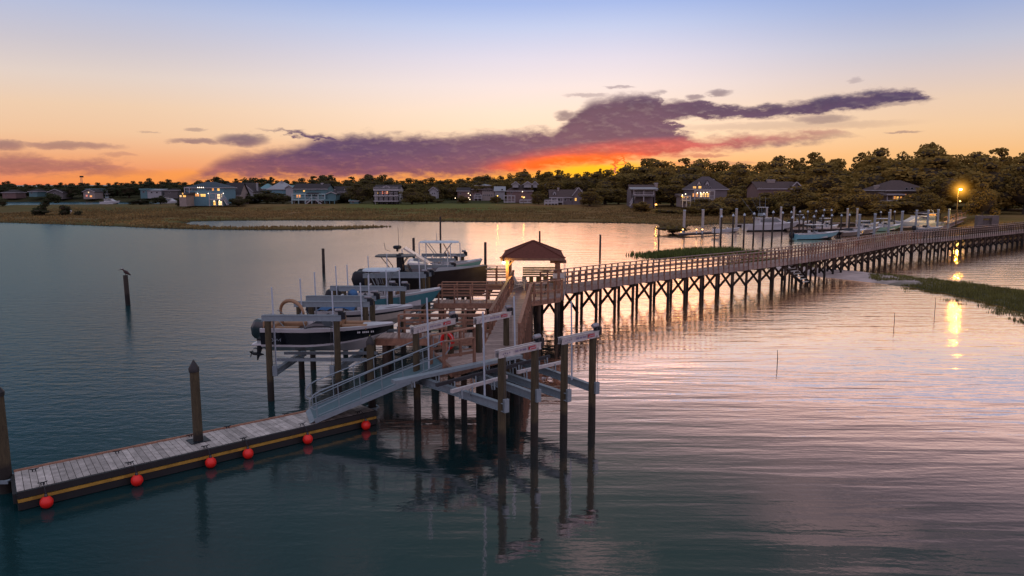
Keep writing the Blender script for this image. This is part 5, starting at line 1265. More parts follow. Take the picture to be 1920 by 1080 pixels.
def make_variant(kind, seed):
    rr = random.Random(seed); b = MB(); t = MB(); blobs = []
    if kind == 'oak':
        blobs = [(0, 0, 5.6, 3.2, 2.6)]
        for k in range(11):
            a = k * 2.4 + rr.uniform(-.4, .4); r = rr.uniform(1.6, 3.4); blobs.append((r * math.cos(a), r * math.sin(a), rr.uniform(2.6, 8.2) - r * .35, rr.uniform(1.2, 2.1), rr.uniform(.8, 1.5)))
        blobs += [(rr.uniform(-1, 1), rr.uniform(-1, 1), 8.6, 1.6, 1.0), (rr.uniform(-2, 2), rr.uniform(-2, 2), 2.4, 2.4, 1.4)]
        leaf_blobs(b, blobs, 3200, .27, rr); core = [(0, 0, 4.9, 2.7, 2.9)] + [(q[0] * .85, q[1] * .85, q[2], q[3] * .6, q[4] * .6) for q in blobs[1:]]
        t.sweep([(0, 0, -.5), (0, 0, 1.5), (.2, 0, 3.5), (.1, .1, 6)], [.42, .34, .26, .12], 8)
        for k in range(5):
            q = blobs[1 + k]; t.sweep([(.1, 0, 2 + k * .3), (q[0] * .5, q[1] * .5, (q[2] + 2.5) / 2 + .4), (q[0], q[1], q[2])], [.2, .13, .05], 6)
    elif kind == 'pine':
        H = 10; t.sweep([(0, 0, -.5), (.1, 0, 3), (-.05, .05, 6.5), (.05, 0, 9.6)], [.3, .24, .16, .06], 8)
        for k in range(13):
            z = 4.6 + 4.9 * (k / 12); a = k * 2.4 + rr.uniform(-.5, .5); r = rr.uniform(.7, 2.5) * (1.1 - .6 * (k / 12)) if k < 12 else 0
            q = (r * math.cos(a), r * math.sin(a), z + rr.uniform(-.2, .3), rr.uniform(.8, 1.4) * (1.1 - .35 * k / 12), rr.uniform(.28, .5)); blobs.append(q); t.sweep([(0, 0, z - .5), (q[0] * .6, q[1] * .6, z - .15), (q[0], q[1], q[2])], [.09, .06, .02], 5)
        leaf_blobs(b, blobs, 1100, .27, rr); core = []
    elif kind == 'loose':
        t.sweep([(0, 0, -.5), (.1, 0, 3), (.3, .05, 6), (.2, 0, 8.6)], [.34, .26, .18, .05], 8)
        for k in range(12):
            z = rr.uniform(3.2, 8.9); a = k * 2.4; r = rr.uniform(.5, 3.0) * (1.15 - (z - 3) / 9); q = (r * math.cos(a), r * math.sin(a), z, rr.uniform(.9, 1.6), rr.uniform(.55, 1.0)); blobs.append(q); t.sweep([(.15, 0, z - 1.6), (q[0] * .6, q[1] * .6, z - .7), (q[0], q[1], q[2])], [.12, .07, .02], 5)
        leaf_blobs(b, blobs, 1500, .24, rr); core = [(q[0], q[1], q[2], q[3] * .3, q[4] * .3) for q in blobs[:4]]
    elif kind == 'bush':
        for k in range(7): blobs.append((rr.uniform(-2.6, 2.6), rr.uniform(-1.6, 1.6), rr.uniform(1.2, 5.5), rr.uniform(1.5, 2.6), rr.uniform(1.4, 2.6)))
        leaf_blobs(b, blobs, 900, .42, rr); core = [(q[0], q[1], q[2], q[3] * .7, q[4] * .7) for q in blobs]; t.sweep([(0, 0, -.5), (0, 0, 2.5)], [.3, .15], 6)
    elif kind == 'windswept':
        t.sweep([(0, 0, -.5), (.3, 0, 1.5), (1.2, 0, 3.8), (3.2, 0, 6.4), (5.4, 0, 7.2)], [.5, .4, .3, .2, .08], 8); blobs = [(-2.2, 0, 1.6, 2.0, 1.6), (-.6, 0, 2.8, 2.0, 1.5), (.8, 0, 4.8, 1.9, 1.3), (2.6, 0, 6.4, 2.0, 1.2), (4.6, 0, 7.6, 2.2, 1.1), (6.6, 0, 7.2, 1.6, .8), (6.2, 0, 5.6, 1.2, .5), (3, 0, 8.2, 1.5, .8), (-3.4, 0, 2.6, 1.0, .9), (7.4, 0, 6.0, .8, .4)]
        leaf_blobs(b, blobs, 1500, .34, rr); core = [(q[0], q[1], q[2], q[3] * .55, q[4] * .55) for q in blobs]
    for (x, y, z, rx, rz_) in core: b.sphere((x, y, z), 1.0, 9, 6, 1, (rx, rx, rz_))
    me = {}
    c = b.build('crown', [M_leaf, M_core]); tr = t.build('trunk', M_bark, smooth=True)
    me = (c.data, tr.data); bpy.data.objects.remove(c); bpy.data.objects.remove(tr); return me
for kd, ns in (('oak', 5), ('pine', 4), ('loose', 4), ('bush', 4), ('windswept', 1)): TREE[kd] = [make_variant(kd, 10 * i + len(kd)) for i in range(ns)]
def tree(kind, x, y, h, w, label, group, name=None, cat='tree', z=None, var=None):
    z = max(0.0, gz_(x, y)) if z is None else z
    e = empty(name or {'oak': 'oak_tree', 'pine': 'pine_tree', 'loose': 'pine_tree', 'bush': 'bush', 'windswept': 'oak_tree'}[kind], (x, y, z - .1), label, cat, group, rz=random.uniform(0, 6.28) if kind != 'windswept' else 0)
    base = {'oak': (9.6, 4.6), 'pine': (10.0, 3.0), 'loose': (9.6, 3.6), 'bush': (7.0, 4.4), 'windswept': (8.8, 6.0)}[kind]
    e.scale = (w / (2 * base[1]), w / (2 * base[1]), h / base[0])
    v = TREE[kind][random.randrange(len(TREE[kind])) if var is None else var]
    for nm, d in (('crown', v[0]), ('trunk', v[1])):
        o = bpy.data.objects.new(nm, d); COL.objects.link(o); o.parent = e
    return e
prof = [(-80, 343), (0, 343), (100, 345), (150, 341), (200, 346), (250, 339), (270, 337), (330, 339), (400, 337), (420, 334), (470, 335), (500, 332), (560, 337), (610, 327), (650, 335), (690, 326), (720, 327), (745, 337), (800, 334), (860, 332), (890, 330), (925, 325), (960, 322),
        (1000, 317), (1040, 321), (1080, 320), (1125, 317), (1150, 320), (1170, 309), (1200, 303), (1250, 299), (1290, 301), (1330, 301), (1365, 305), (1400, 306), (1440, 307), (1460, 300), (1490, 298), (1510, 294), (1545, 294), (1565, 306), (1600, 306), (1615, 292), (1640, 279), (1665, 287), (1690, 284), (1720, 282),
        (1748, 270), (1770, 290), (1800, 290), (1830, 294), (1860, 283), (1880, 277), (1900, 286), (1940, 288), (2100, 280)]
def pv(u): return float(np.interp(u, [p[0] for p in prof], [p[1] for p in prof])) - float(np.interp(u, [1100, 1350], [1, 7]))
def depth(u): return float(np.interp(u, [-100, 340, 380, 1100, 1300, 1500, 1700, 2000], [450, 450, 385, 370, 325, 290, 250, 220]))
ZL = [(-200, 335, 'dark tree on the far wooded shore beyond the left channel'), (335, 560, 'dark tree in the wood behind the lit white and blue houses'), (560, 820, 'dark tree in the wood behind the teal house and balcony house'),
      (820, 1100, 'dark tree in the wood behind the gabled houses at the centre'), (1100, 1300, 'backlit tree in the wood under the yellow glow'), (1300, 1520, 'brown backlit tree behind the large grey lit house'),
      (1520, 1760, 'tall backlit tree behind the marina and the brown house'), (1760, 2200, 'tall dark tree around the bright street lamp')]
def zone(u):
    for a, b_, s in ZL:
        if u < b_: return s
    return ZL[-1][2]
rr = random.Random(21); u = -60.0
while u < 1990:
    y = depth(u) + rr.uniform(-8, 14); vt = pv(u) + rr.choice([-2, 0, 1, 4]) + rr.uniform(-2.5, 4); p = P3(u, vt, y); z = gz_(p.x, p.y); h = max(4, p.z - z)
    kd = rr.choice(['pine', 'loose', 'loose', 'pine', 'loose', 'oak']) if u > 400 else rr.choice(['oak', 'oak', 'loose']); w = h * {'pine': .62, 'loose': .8, 'oak': 1.0}[kd] * rr.uniform(.85, 1.15)
    g_ = zone(u); tree(kd, p.x, p.y, h, w, g_, g_ + 's', z=z); u += rr.uniform(.62, .9) * w * FPX / y * (.8 if kd != 'oak' else .66)
for k, (dv0, dv1, dy) in enumerate(((4, 10, 22), (12, 22, 40))):
    u = -60.0 + 10 * k
    while u < 1990:
        y = depth(u) - dy * (depth(u) / 330) + rr.uniform(-6, 6); fac = float(np.interp(u, [0, 400, 1200, 1500, 1900], [.35, .45, .8, 1.3, 1.9])); vt = pv(u) + rr.uniform(dv0, dv1) * fac; p = P3(u, vt, y); z = gz_(p.x, p.y)
        if z < .3: u += 12; continue
        h = max(3.0, p.z - z); w = h * rr.uniform(1.15, 1.9); g_ = zone(u); tree('oak', p.x, p.y, h, w, g_, g_ + 's', z=z); u += rr.uniform(.75, 1.0) * w * FPX / y * .85
# big named silhouettes
for u, vt, kd, w, dd, lb in ((1748, 267, 'pine', 7, -6, 'tallest layered pine standing clear above the right hand wood'), (1633, 278, 'loose', 9, -6, 'broad topped pine at the left end of the tall right hand wood'), (690, 325, 'loose', 8, -8, 'wide crowned pine just left of the white balcony house'),
                             (716, 325, 'loose', 8, -8, 'wide crowned pine right above the white balcony house'), (608, 327, 'loose', 7, -8, 'open crowned pine above the teal house'), (1206, 299, 'pine', 5, -8, 'small layered pine against the yellow glow'), (1252, 298, 'loose', 8, -8, 'rounded pine left of the grey lit house skyline'),
                             (1540, 293, 'loose', 7, -5, 'flat topped pine above the middle of the marina'), (1505, 294, 'pine', 6, -5, 'flat topped pine left of another above the marina'), (984, 317, 'pine', 6, -8, 'layered pine over the gabled houses against the red glow'), (1126, 315, 'pine', 4, -8, 'leaning thin pine against the orange glow')):
    y = depth(u) + dd; p = P3(u, vt, y); z = gz_(p.x, p.y); tree(kd, p.x, p.y, p.z - z, w, lb, None, z=z)
# trees and bushes standing among the houses: (u, v_top, width_px, v_base, kind, label)
mid_trees = [(455, 362, 60, 385, 'oak', 'dark tree right of the lit white house'), (500, 356, 62, 384, 'oak', 'dark round tree below the white and teal roofs'), (530, 362, 50, 384, 'oak', 'dark tree at the left wall of the teal house'), (648, 362, 40, 383, 'oak', 'dark tree right of the teal house'),
             (672, 342, 58, 384, 'oak', 'big dark tree just left of the white balcony house'), (772, 352, 60, 386, 'oak', 'dark tree right of the white balcony house'), (800, 362, 50, 384, 'oak', 'dark low tree in front of the small white gable'), (846, 352, 40, 377, 'oak', 'dark tree left of the brown roofed house'),
             (930, 366, 26, 384, 'oak', 'small dark round tree beside the yellow porch lamp'), (1010, 358, 34, 386, 'oak', 'dark tree right of the white gabled houses'), (1135, 345, 84, 386, 'oak', 'broad brown tree between the gabled houses and the stilted porch'), (1160, 358, 50, 386, 'oak', 'lower brown tree left of the stilted porch'),
             (1262, 336, 88, 388, 'oak', 'big broad dark tree between the stilted porch and the grey lit house'), (1388, 346, 56, 388, 'oak', 'brown tree right of the grey lit house'), (1370, 362, 90, 396, 'oak', 'dark rounded tree behind the marina sport fishing boat'), (1430, 360, 80, 398, 'oak', 'dark rounded tree below the dark roof with white chimney'),
             (1500, 348, 100, 400, 'oak', 'very broad brown tree behind the centre of the marina'), (1570, 350, 96, 402, 'oak', 'broad brown tree left of the brown lit house'), (1615, 352, 80, 404, 'oak', 'brown tree beside the porch of the brown lit house'), (1700, 371, 110, 404, 'oak', 'low dark tree in front of the brown lit house'),
             (1780, 318, 110, 400, 'oak', 'huge dark tree right behind the bright street lamp'), (1860, 300, 120, 404, 'oak', 'huge dark tree right of the bright street lamp'), (1930, 306, 110, 406, 'oak', 'huge dark tree at the right end of the wood'), (1765, 370, 46, 400, 'loose', 'small yellow lit tree under the street lamp'), (1846, 340, 64, 412, 'oak', 'leafy tree just right of the street lamp pole'), (1545, 368, 70, 404, 'oak', 'low rounded tree behind the teal moored boat'),
             (1325, 371, 100, 398, 'oak', 'wide low tree in front of the grey lit house'), (1462, 357, 90, 396, 'oak', 'wide tree hiding the walls of the white chimney house'), (1650, 376, 80, 405, 'oak', 'low tree before the lit porch of the brown house'), (1738, 352, 70, 404, 'oak', 'dark tree at the right end of the brown house'), (1202, 377, 44, 392, 'oak', 'low brown tree under the stilted balcony'), (1106, 352, 50, 388, 'oak', 'brown tree touching the gabled house with tall chimney'), (868, 366, 30, 384, 'oak', 'small dark tree before the low lamp lit house'), (446, 368, 44, 388, 'oak', 'dark tree before the steep dark roof'),
             (300, 366, 30, 390, 'oak', 'dark tree on the near side of the left channel, right of another'), (262, 372, 50, 391, 'oak', 'dark low tree on the near side of the left channel'), (4, 372, 18, 393, 'oak', 'dark tree at the left edge before the far channel'), (340, 368, 24, 388, 'oak', 'dark tree at the left corner of the brightly lit house')]
for u, vt, wp, vb, kd, lb in mid_trees:
    y = W(u, vb, 1.4 if u > 335 else .5).y; p = P3(u, vt, y); z = gz_(p.x, p.y); z = max(z, .2)
    if lb.startswith('small yellow'): y = 168; p = P3(u, vt, y); z = gz_(p.x, y)
    tree(kd, p.x, y, p.z - z, wp * y / FPX, lb, None, z=z)
p = W(92, 404, .4); tree('windswept', p.x - 1.5, p.y, (404 - 362) * p.y / FPX, 52 * p.y / FPX, 'wind bent dark tree alone on the marsh at the left', None, z=.3)
bushes = [(375, 378, 26, 387, 'dark bush under the left corner of the lit blue house'), (392, 376, 30, 388, 'dark bush before the lit blue house'), (432, 377, 34, 389, 'dark bush right of the lit blue house stairs'), (470, 374, 50, 388, 'dark wide bush below the white gabled house'), (560, 376, 30, 387, 'dark bush at the left stilts of the teal house'),
          (578, 378, 26, 387, 'dark bush left of the teal house stairs'), (600, 379, 22, 387, 'dark bush under the teal house stairs'), (640, 378, 40, 387, 'low bush right of the teal house stairs'), (712, 377, 30, 387, 'dark bush at the left columns of the balcony house'), (820, 376, 30, 387, 'low bush on the green bank'), (955, 378, 20, 387, 'dark bush beside the white deck stairs'),
          (980, 377, 30, 387, 'dark bush under the lit umbrella'), (1052, 376, 34, 388, 'dark bush before the porch of the gabled house'), (1090, 378, 26, 388, 'dark bush right of the gabled house porch'), (1215, 374, 36, 389, 'brown bush under the stilted porch'), (1300, 381, 46, 395, 'brown bush below the grey lit house'), (1340, 380, 50, 397, 'wide brown bush before the grey lit house'),
          (1253, 392, 60, 400, 'low dark bush on the bank left of the marina'), (1420, 390, 60, 404, 'low dark bush behind the sport fishing boat'), (1640, 385, 60, 402, 'low dark bush behind the marina posts'), (1720, 386, 60, 404, 'low dark bush left of the lit hut'), (1262, 423, 60, 433, 'dark green grassy bush at the water edge left of the marina dock'),
          (122, 384, 24, 403, 'grey twiggy bush beside the wind bent tree'), (145, 396, 20, 403, 'small round bush right of the wind bent tree'), (75, 392, 34, 404, 'dark bush under the wind bent tree'), (1810, 385, 50, 402, 'low dark bush under the street lamp'), (1850, 380, 60, 402, 'low dark bush right of the street lamp')]
for u, vt, wp, vb, lb in bushes:
    y = W(u, vb, .5).y; p = P3(u, vt, y); z = max(.1, gz_(p.x, p.y)); tree('bush', p.x, y, max(1.2, p.z - z), wp * y / FPX * 1.1, lb, None, z=z, cat='bush')
# unbroken wood behind
def woods():
    rr = random.Random(4); b = MB()
    for u in np.arange(-500, 2600, 9):
        y = depth(min(max(u, -60), 1990)) + 45; vt = pv(min(max(u, -60), 1990)) + 16 + (8 if u > 1200 else 0); p = P3(u, vt + rr.uniform(-1, 3), y); z = 1.0; r = 9 * y / FPX * 1.3
        for k in range(5):
            zz = z + (p.z - z) * (k + .6) / 5; b.sphere((p.x, p.y + rr.uniform(-2, 2), zz - r * .35), r * .85, 7, 5, 1, (1.1, 1.1, 1.0))
            leaf_blobs(b, [(p.x, p.y, zz - r * .2, r * 1.3, r * 1.25)], 60, .45, rr)
    tag(b.build('woods', [M_leaf, M_core]), 'unbroken dark wood behind the separate shoreline trees', kind='stuff')
woods()
# ------------------------------------------------------------------ houses
def wl(r, g_, b_, n): return mat(n, (r, g_, b_), .8, var=.12, nscale=1.2)
W_teal = wl(.10, .20, .22, 'teal_siding'); W_white = wl(.34, .34, .36, 'white_siding'); W_cream = wl(.30, .25, .23, 'cream_siding'); W_grey = wl(.17, .14, .15, 'grey_shingle_siding'); W_brown = wl(.085, .055, .04, 'brown_siding'); W_blue = wl(.13, .26, .32, 'pale_blue_siding'); W_dim = wl(.12, .11, .11, 'dim_siding'); W_pink = wl(.17, .11, .105, 'pinkish_siding')
R_dark = mat('dark_shingle_roof', (.035, .028, .030), .9, var=.3, nscale=2); R_blue = mat('blue_grey_roof', (.035, .06, .08), .7, var=.2, nscale=2); R_white = mat('pale_metal_roof', (.28, .30, .32), .5, var=.1, nscale=1); R_brown = mat('brown_roof', (.085, .055, .05), .9, var=.3, nscale=2); R_teal = mat('teal_metal_roof', (.12, .26, .28), .6, var=.1)
M_trim = mat('white_trim', (.40, .38, .40), .7, var=.06); M_pane = mat('dark_pane', (.02, .025, .03), .15, spec=.7, var=.3)
L_or = glow('orange_lit_window', (1, .36, .05), 1.6, .5); L_ye = glow('yellow_lit_window', (1, .50, .08), 2.2, .5); L_wh = glow('white_lit_window', (1, .66, .30), 2.4, .4); L_rd = glow('red_lit_window', (1, .25, .14), 1.2, .4); L_bulb = glow('small_bulb', (1, .75, .5), 6)
LM = {'o': L_or, 'y': L_ye, 'w': L_wh, 'r': L_rd, 'd': M_pane, 'b': L_bulb}
def house(label, u0, u1, vb, ve, vr, wall, roof, rtype='hip', dep=9, wins=(), porches=(), gz=1.8, chim=(), boxes=(), stilt=0, dormers=(), y=None, name='house', bulbs=(), stairs=(), cat='house', turn=0.0, side=None):
    y = W((u0 + u1) / 2, vb, gz).y if y is None else y
    k = y / FPX; xc = (u0 + u1) / 2; X = lambda u: (u - xc) * k; Zz = lambda v: (vb - v) * k
    p = P3(xc, vb, y); e = empty(name, (p.x, y, p.z), label, cat, rz=turn)
    w = (u1 - u0) * k; he = Zz(ve); hr = Zz(vr); sb = stilt * k
    g = MB(); g.box((0, dep / 2, (he + sb) / 2), (w, dep, he - sb))
    if rtype == 'gable_front': g.add([(-w / 2, .01, he), (w / 2, .01, he), (0, .01, hr), (-w / 2, dep - .01, he), (w / 2, dep - .01, he), (0, dep - .01, hr)], [(0, 1, 2), (4, 3, 5)])
    if rtype == 'gable_side': g.add([(-w / 2 + .01, 0, he), (-w / 2 + .01, dep, he), (-w / 2 + .01, dep / 2, hr - .05), (w / 2 - .01, 0, he), (w / 2 - .01, dep, he), (w / 2 - .01, dep / 2, hr - .05)], [(1, 0, 2), (3, 4, 5)])
    g.build('wall', wall, e)
    def roofm(x0, x1, y0, y1, ze, zr, t, m=roof, nm='roof', par=e):
        o = .45; x0 -= o; x1 += o; y0 -= o; y1 += o; g = MB(); xm, ym = (x0 + x1) / 2, (y0 + y1) / 2; th = .14
        if t == 'hip': q = min((x1 - x0) / 2 * .8, (y1 - y0) / 2); top = [(x0 + q, ym, zr), (x1 - q, ym, zr)]; c = [(x0, y0, ze), (x1, y0, ze), (x1, y1, ze), (x0, y1, ze)]; g.add(c + top, [(0, 1, 5, 4), (1, 2, 5), (2, 3, 4, 5), (3, 0, 4)])
        elif t == 'gable_side': g.add([(x0, y0, ze), (x1, y0, ze), (x1, ym, zr), (x0, ym, zr), (x1, y1, ze), (x0, y1, ze)], [(0, 1, 2, 3), (3, 2, 4, 5)]); g.add([(x0, y0, ze - th), (x1, y0, ze - th), (x1, ym, zr - th), (x0, ym, zr - th), (x1, y1, ze - th), (x0, y1, ze - th)], [(3, 2, 1, 0), (5, 4, 2, 3)])
        elif t == 'gable_front': g.add([(x0, y0, ze), (xm, y0, zr), (xm, y1, zr), (x0, y1, ze), (x1, y0, ze), (x1, y1, ze)], [(1, 0, 3, 2), (4, 1, 2, 5)]); g.add([(x0, y0, ze - th), (xm, y0, zr - th), (xm, y1, zr - th), (x0, y1, ze - th), (x1, y0, ze - th), (x1, y1, ze - th)], [(0, 1, 2, 3), (1, 4, 5, 2)])
        elif t == 'flat': g.box((xm, ym, (ze + zr) / 2), (x1 - x0, y1 - y0, max(.25, zr - ze)))
        elif t == 'shed': g.add([(x0, y0, ze), (x1, y0, ze), (x1, y1, zr), (x0, y1, zr), (x0, y0, ze - .2), (x1, y0, ze - .2), (x1, y1, ze - .2), (x0, y1, ze - .2)], [(0, 1, 2, 3), (4, 5, 1, 0), (5, 6, 2, 1), (7, 4, 0, 3), (6, 7, 3, 2)])
        r = g.build(nm, m, par)
        g = MB()
        if t == 'hip':
            for a, b_ in (((x0, y0), (x1, y0)), ((x0, y0), (x0, y1)), ((x1, y0), (x1, y1))): g.bar((a[0], a[1], ze - .12), (b_[0], b_[1], ze - .12), .1, .24)
        elif t == 'gable_front':
            for xa in (x0, x1): g.bar((xa, y0 - .03, ze), (xm, y0 - .03, zr), .08, .26)
        elif t == 'gable_side': g.bar((x0, y0, ze - .1), (x1, y0, ze - .1), .08, .22)
        if g.v: g.build('fascia', M_trim, r)
        return r
    rf = roofm(-w / 2, w / 2, 0, dep, he, hr, rtype)
    for (a, b_, bv, ev, rv, m1, m2, t, fy, dd) in boxes:                        # extra wings
        g = MB(); g.box(((X(a) + X(b_)) / 2, fy + dd / 2, (Zz(bv) + Zz(ev)) / 2), (X(b_) - X(a), dd, Zz(ev) - Zz(bv)))
        if t == 'gable_front': g.add([(X(a), fy, Zz(ev)), (X(b_), fy, Zz(ev)), ((X(a) + X(b_)) / 2, fy, Zz(rv))], [(0, 1, 2)])
        wg = g.build('wing', m1, e); roofm(X(a), X(b_), fy, fy + dd, Zz(ev), Zz(rv), t, m2, 'wing_roof', wg)
    for (a, b_, ev, rv) in dormers:
        g = MB(); xa, xb, z0_, z1_ = X(a), X(b_), Zz(ev) , Zz(rv); fy = dep * .12
        zb = he + (hr - he) * .1
        g.add([(xa, fy, zb), (xb, fy, zb), (xb, fy, z0_), ((xa + xb) / 2, fy, z1_), (xa, fy, z0_)], [(0, 1, 2, 3, 4)]); g.add([(xa, fy, zb), (xa, fy, z0_), (xa, dep * .5, z0_), (xb, fy, zb), (xb, fy, z0_), (xb, dep * .5, z0_)], [(0, 1, 2), (3, 5, 4)])
        dm = g.build('dormer', M_trim, rf); g = MB(); g.add([(xa - .2, fy - .2, z0_ - .05), ((xa + xb) / 2, fy - .2, z1_ + .12), ((xa + xb) / 2, dep * .5, z1_ + .12), (xa - .2, dep * .5, z0_ - .05), (xb + .2, fy - .2, z0_ - .05), (xb + .2, dep * .5, z0_ - .05)], [(1, 0, 3, 2), (4, 1, 2, 5)]); g.build('dormer_roof', roof, dm)
        g = MB(); g.box(((xa + xb) / 2, fy - .03, (zb + z0_) / 2 + .1), ((xb - xa) * .5, .05, max(.3, (z0_ - zb) * .6))); g.build('window', M_pane, dm)
    for (u, v, ww, hh, lt) in wins:
        fy = -.03
        for (a, b_, bv, ev, rv, m1, m2, t, fy2, dd) in boxes:
            if a <= u <= b_ and ev - (ev - rv) <= v <= bv and fy2 < 0: fy = fy2 - .03
        g = MB(); g.box((X(u), fy, Zz(v)), (ww * k, .06, hh * k)); wn = g.build('window', M_trim if lt == 'd' else LM[lt], e)
        if lt == 'd': g = MB(); g.box((X(u), fy - .035, Zz(v)), (ww * k * .8, .03, hh * k * .82)); g.build('pane', M_pane, wn)
        else:
            g = MB(); g.bar((X(u), fy - .04, Zz(v) - hh * k / 2), (X(u), fy - .04, Zz(v) + hh * k / 2), .09, .03); g.bar((X(u) - ww * k / 2, fy - .04, Zz(v)), (X(u) + ww * k / 2, fy - .04, Zz(v)), .03, .09); g.build('frame', M_trim, wn)
    for (a, b_, vf, vt, nc, rail, fd, m1) in porches:                          # floor row, top row, columns, projection
        xa, xb = X(a), X(b_); g = MB(); g.box(((xa + xb) / 2, -fd / 2 - .02, Zz(vf) - .15), (xb - xa, fd, .3)); pc = g.build('porch_floor', m1, e)
        for i in range(nc):
            x = xa + .12 + (xb - xa - .24) * i / max(1, nc - 1); g = MB(); g.box((x, -fd + .15, Zz(vt) / 2 + .0), (.26, .26, Zz(vt))); g.build('porch_column', m1, pc)
        g = MB(); g.bar((xa, -fd + .15, Zz(vt)), (xb, -fd + .15, Zz(vt)), .28, .3); g.build('porch_beam', m1, pc)
        if rail:
            g = MB(); g.bar((xa, -fd + .12, Zz(vf) + 1.0), (xb, -fd + .12, Zz(vf) + 1.0), .08, .12); x = xa
            while x < xb: g.box((x, -fd + .12, Zz(vf) + .5), (.07, .05, 1.0)); x += .35
            g.build('porch_railing', m1, pc)
    for (u, v0, ww) in chim:
        g = MB(); g.box((X(u), dep * .45, (Zz(v0) + he) / 2), (ww * k, 1.0, Zz(v0) - he + .6)); ch = g.build('chimney', W_white if roof is not R_brown else W_cream, rf)
        g = MB(); g.box((X(u), dep * .45, Zz(v0) + .08), (ww * k + .25, 1.25, .16)); g.build('chimney_cap', M_trim, ch)
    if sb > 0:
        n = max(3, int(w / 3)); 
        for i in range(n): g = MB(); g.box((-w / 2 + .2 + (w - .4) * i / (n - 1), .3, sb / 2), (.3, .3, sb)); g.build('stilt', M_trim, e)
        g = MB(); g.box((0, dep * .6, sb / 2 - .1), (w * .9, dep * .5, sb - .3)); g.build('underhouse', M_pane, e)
    for (u, v) in bulbs:
        g = MB(); g.sphere((X(u), -.5, Zz(v)), .13 * max(1, k * 2), 6, 5); g.build('porch_light', L_bulb, e)
    for (ua, va, ub, vb2, sl) in stairs:
        g = MB(); a = V((X(ua), -2.6, Zz(va))); b_ = V((X(ub), -3.8, Zz(vb2)))
        for s in (0, 1.1): g.bar(a + V((0, s, 0)), b_ + V((0, s, 0)), .12, .3); g.bar(a + V((0, s, 1)), b_ + V((0, s, 1)), .08, .12)
        for i in range(9): q = a.lerp(b_, (i + .5) / 9); g.box((q.x, q.y + .55, q.z), (.35, 1.1, .06))
        g.build('stair', M_trim, e)
    return e
house('bright pale blue house with dark hip roof and glowing orange windows', 351, 420, 386, 352, 341.5, W_blue, R_blue, 'hip', 11,
      wins=[(371, 366, 7, 4.5, 'o'), (382, 366.5, 9, 4.5, 'y'), (357, 355, 9, 6, 'd'), (366, 356, 2.4, 4, 'd'), (369.5, 356, 2.4, 4, 'd'), (390, 356, 2.4, 4, 'd'), (393.5, 356, 2.4, 4, 'd'), (397, 356, 2.4, 4, 'd'), (401, 356, 3, 4, 'o'), (411, 356, 4, 4, 'y'), (356, 367, 6, 5, 'o'), (411, 369, 4.5, 9, 'w'), (406, 368, 2.5, 6, 'd'), (417, 367, 2.5, 6, 'w'), (403, 381, 4.5, 7, 'y'), (413, 381, 6, 7, 'w')],
      porches=[(399, 424, 373, 363, 3, 1, 3, M_trim), (352, 362, 373, 352, 2, 1, 2, M_trim)], bulbs=[(374, 352), (377.5, 352), (381, 352), (384.5, 352), (373, 363), (393, 363), (421, 363), (403, 377), (413, 376)], stairs=[(424, 372, 434, 384, 1)])
house('lit yellow porch annex left of the bright pale blue house', 337, 350, 387, 365, 361, W_cream, R_dark, 'shed', 6, wins=[(340, 368, 3, 3, 'w'), (347, 368, 5, 3, 'y'), (344, 363.5, 2, 3, 'y')], name='porch_annex')
house('white house with long steep dark roof slope right of the pale blue house', 421, 450, 385, 366, 343, W_cream, R_dark, 'gable_side', 9, wins=[(426, 372, 2, 3, 'd'), (432, 374, 2, 3, 'd')], y=262)
house('white gabled house with two glowing windows and dark roof', 440, 474, 376, 360, 343, W_white, R_dark, 'gable_front', 12, wins=[(447, 360, 4, 4, 'w'), (456, 361, 3.2, 5, 'y'), (461.5, 361, 3, 5, 'y'), (444, 354, 3, 4, 'd')], chim=[(474, 345, 2)], y=275)
house('house with pale metal roof and teal side roofs above the dark trees', 503, 545, 378, 355, 342, W_blue, R_white, 'hip', 9, wins=[(530, 357, 2, 2, 'd')], boxes=[(488, 505, 378, 354, 345, W_blue, R_teal, 'hip', 1, 8), (538, 551, 378, 353, 348, W_white, R_teal, 'gable_front', -1, 7)], chim=[(524, 341.5, 3)], y=310)
house('long teal house with dark roof, stilts and double outside stairs', 551, 613, 382, 354.5, 345, W_teal, R_dark, 'gable_side', 11, stilt=7, chim=[(599, 345, 3)],
      wins=[(571, 358.5, 3, 2.5, 'y'), (556, 359, 2, 4, 'd'), (584, 357.5, 1.6, 2, 'd'), (588, 357.5, 1.6, 2, 'd'), (592, 357.5, 1.6, 2, 'd'), (562, 368, 4, 5, 'o'), (558, 368, 3, 5, 'o'), (575, 368, 6, 5, 'd'), (586, 367.5, 5, 5, 'd'), (594, 367.5, 5, 5, 'd'), (607, 367.5, 6, 4, 'd')],
      boxes=[(581, 599, 364, 363, 361, W_teal, R_dark, 'shed', -2.2, 2.2), (615, 631, 375, 364, 360, W_teal, R_dark, 'gable_front', -1, 7)], porches=[(551, 613, 374, 364, 6, 1, 2.6, mat('pale_teal_trim', (.36, .50, .52), .7, var=.08)), (612, 631, 375, 374, 3, 0, 3, W_teal)], stairs=[(588, 374, 577, 383, 1), (594, 374, 608, 383, 1)])
house('dark roofed house with two small white gables and an orange light', 618, 664, 377, 360, 350, W_dim, R_dark, 'gable_side', 10, wins=[(630, 361.5, 4, 2.5, 'o')], dormers=[(622, 628, 355, 350.5), (644.5, 650, 355, 351.5)], y=300)
house('small pale shed between the teal house and the balcony house', 656, 672, 382.5, 376.5, 373.5, W_teal, R_teal, 'gable_side', 4, wins=[(662, 379, 4, 3, 'd')], name='shed', cat='shed')
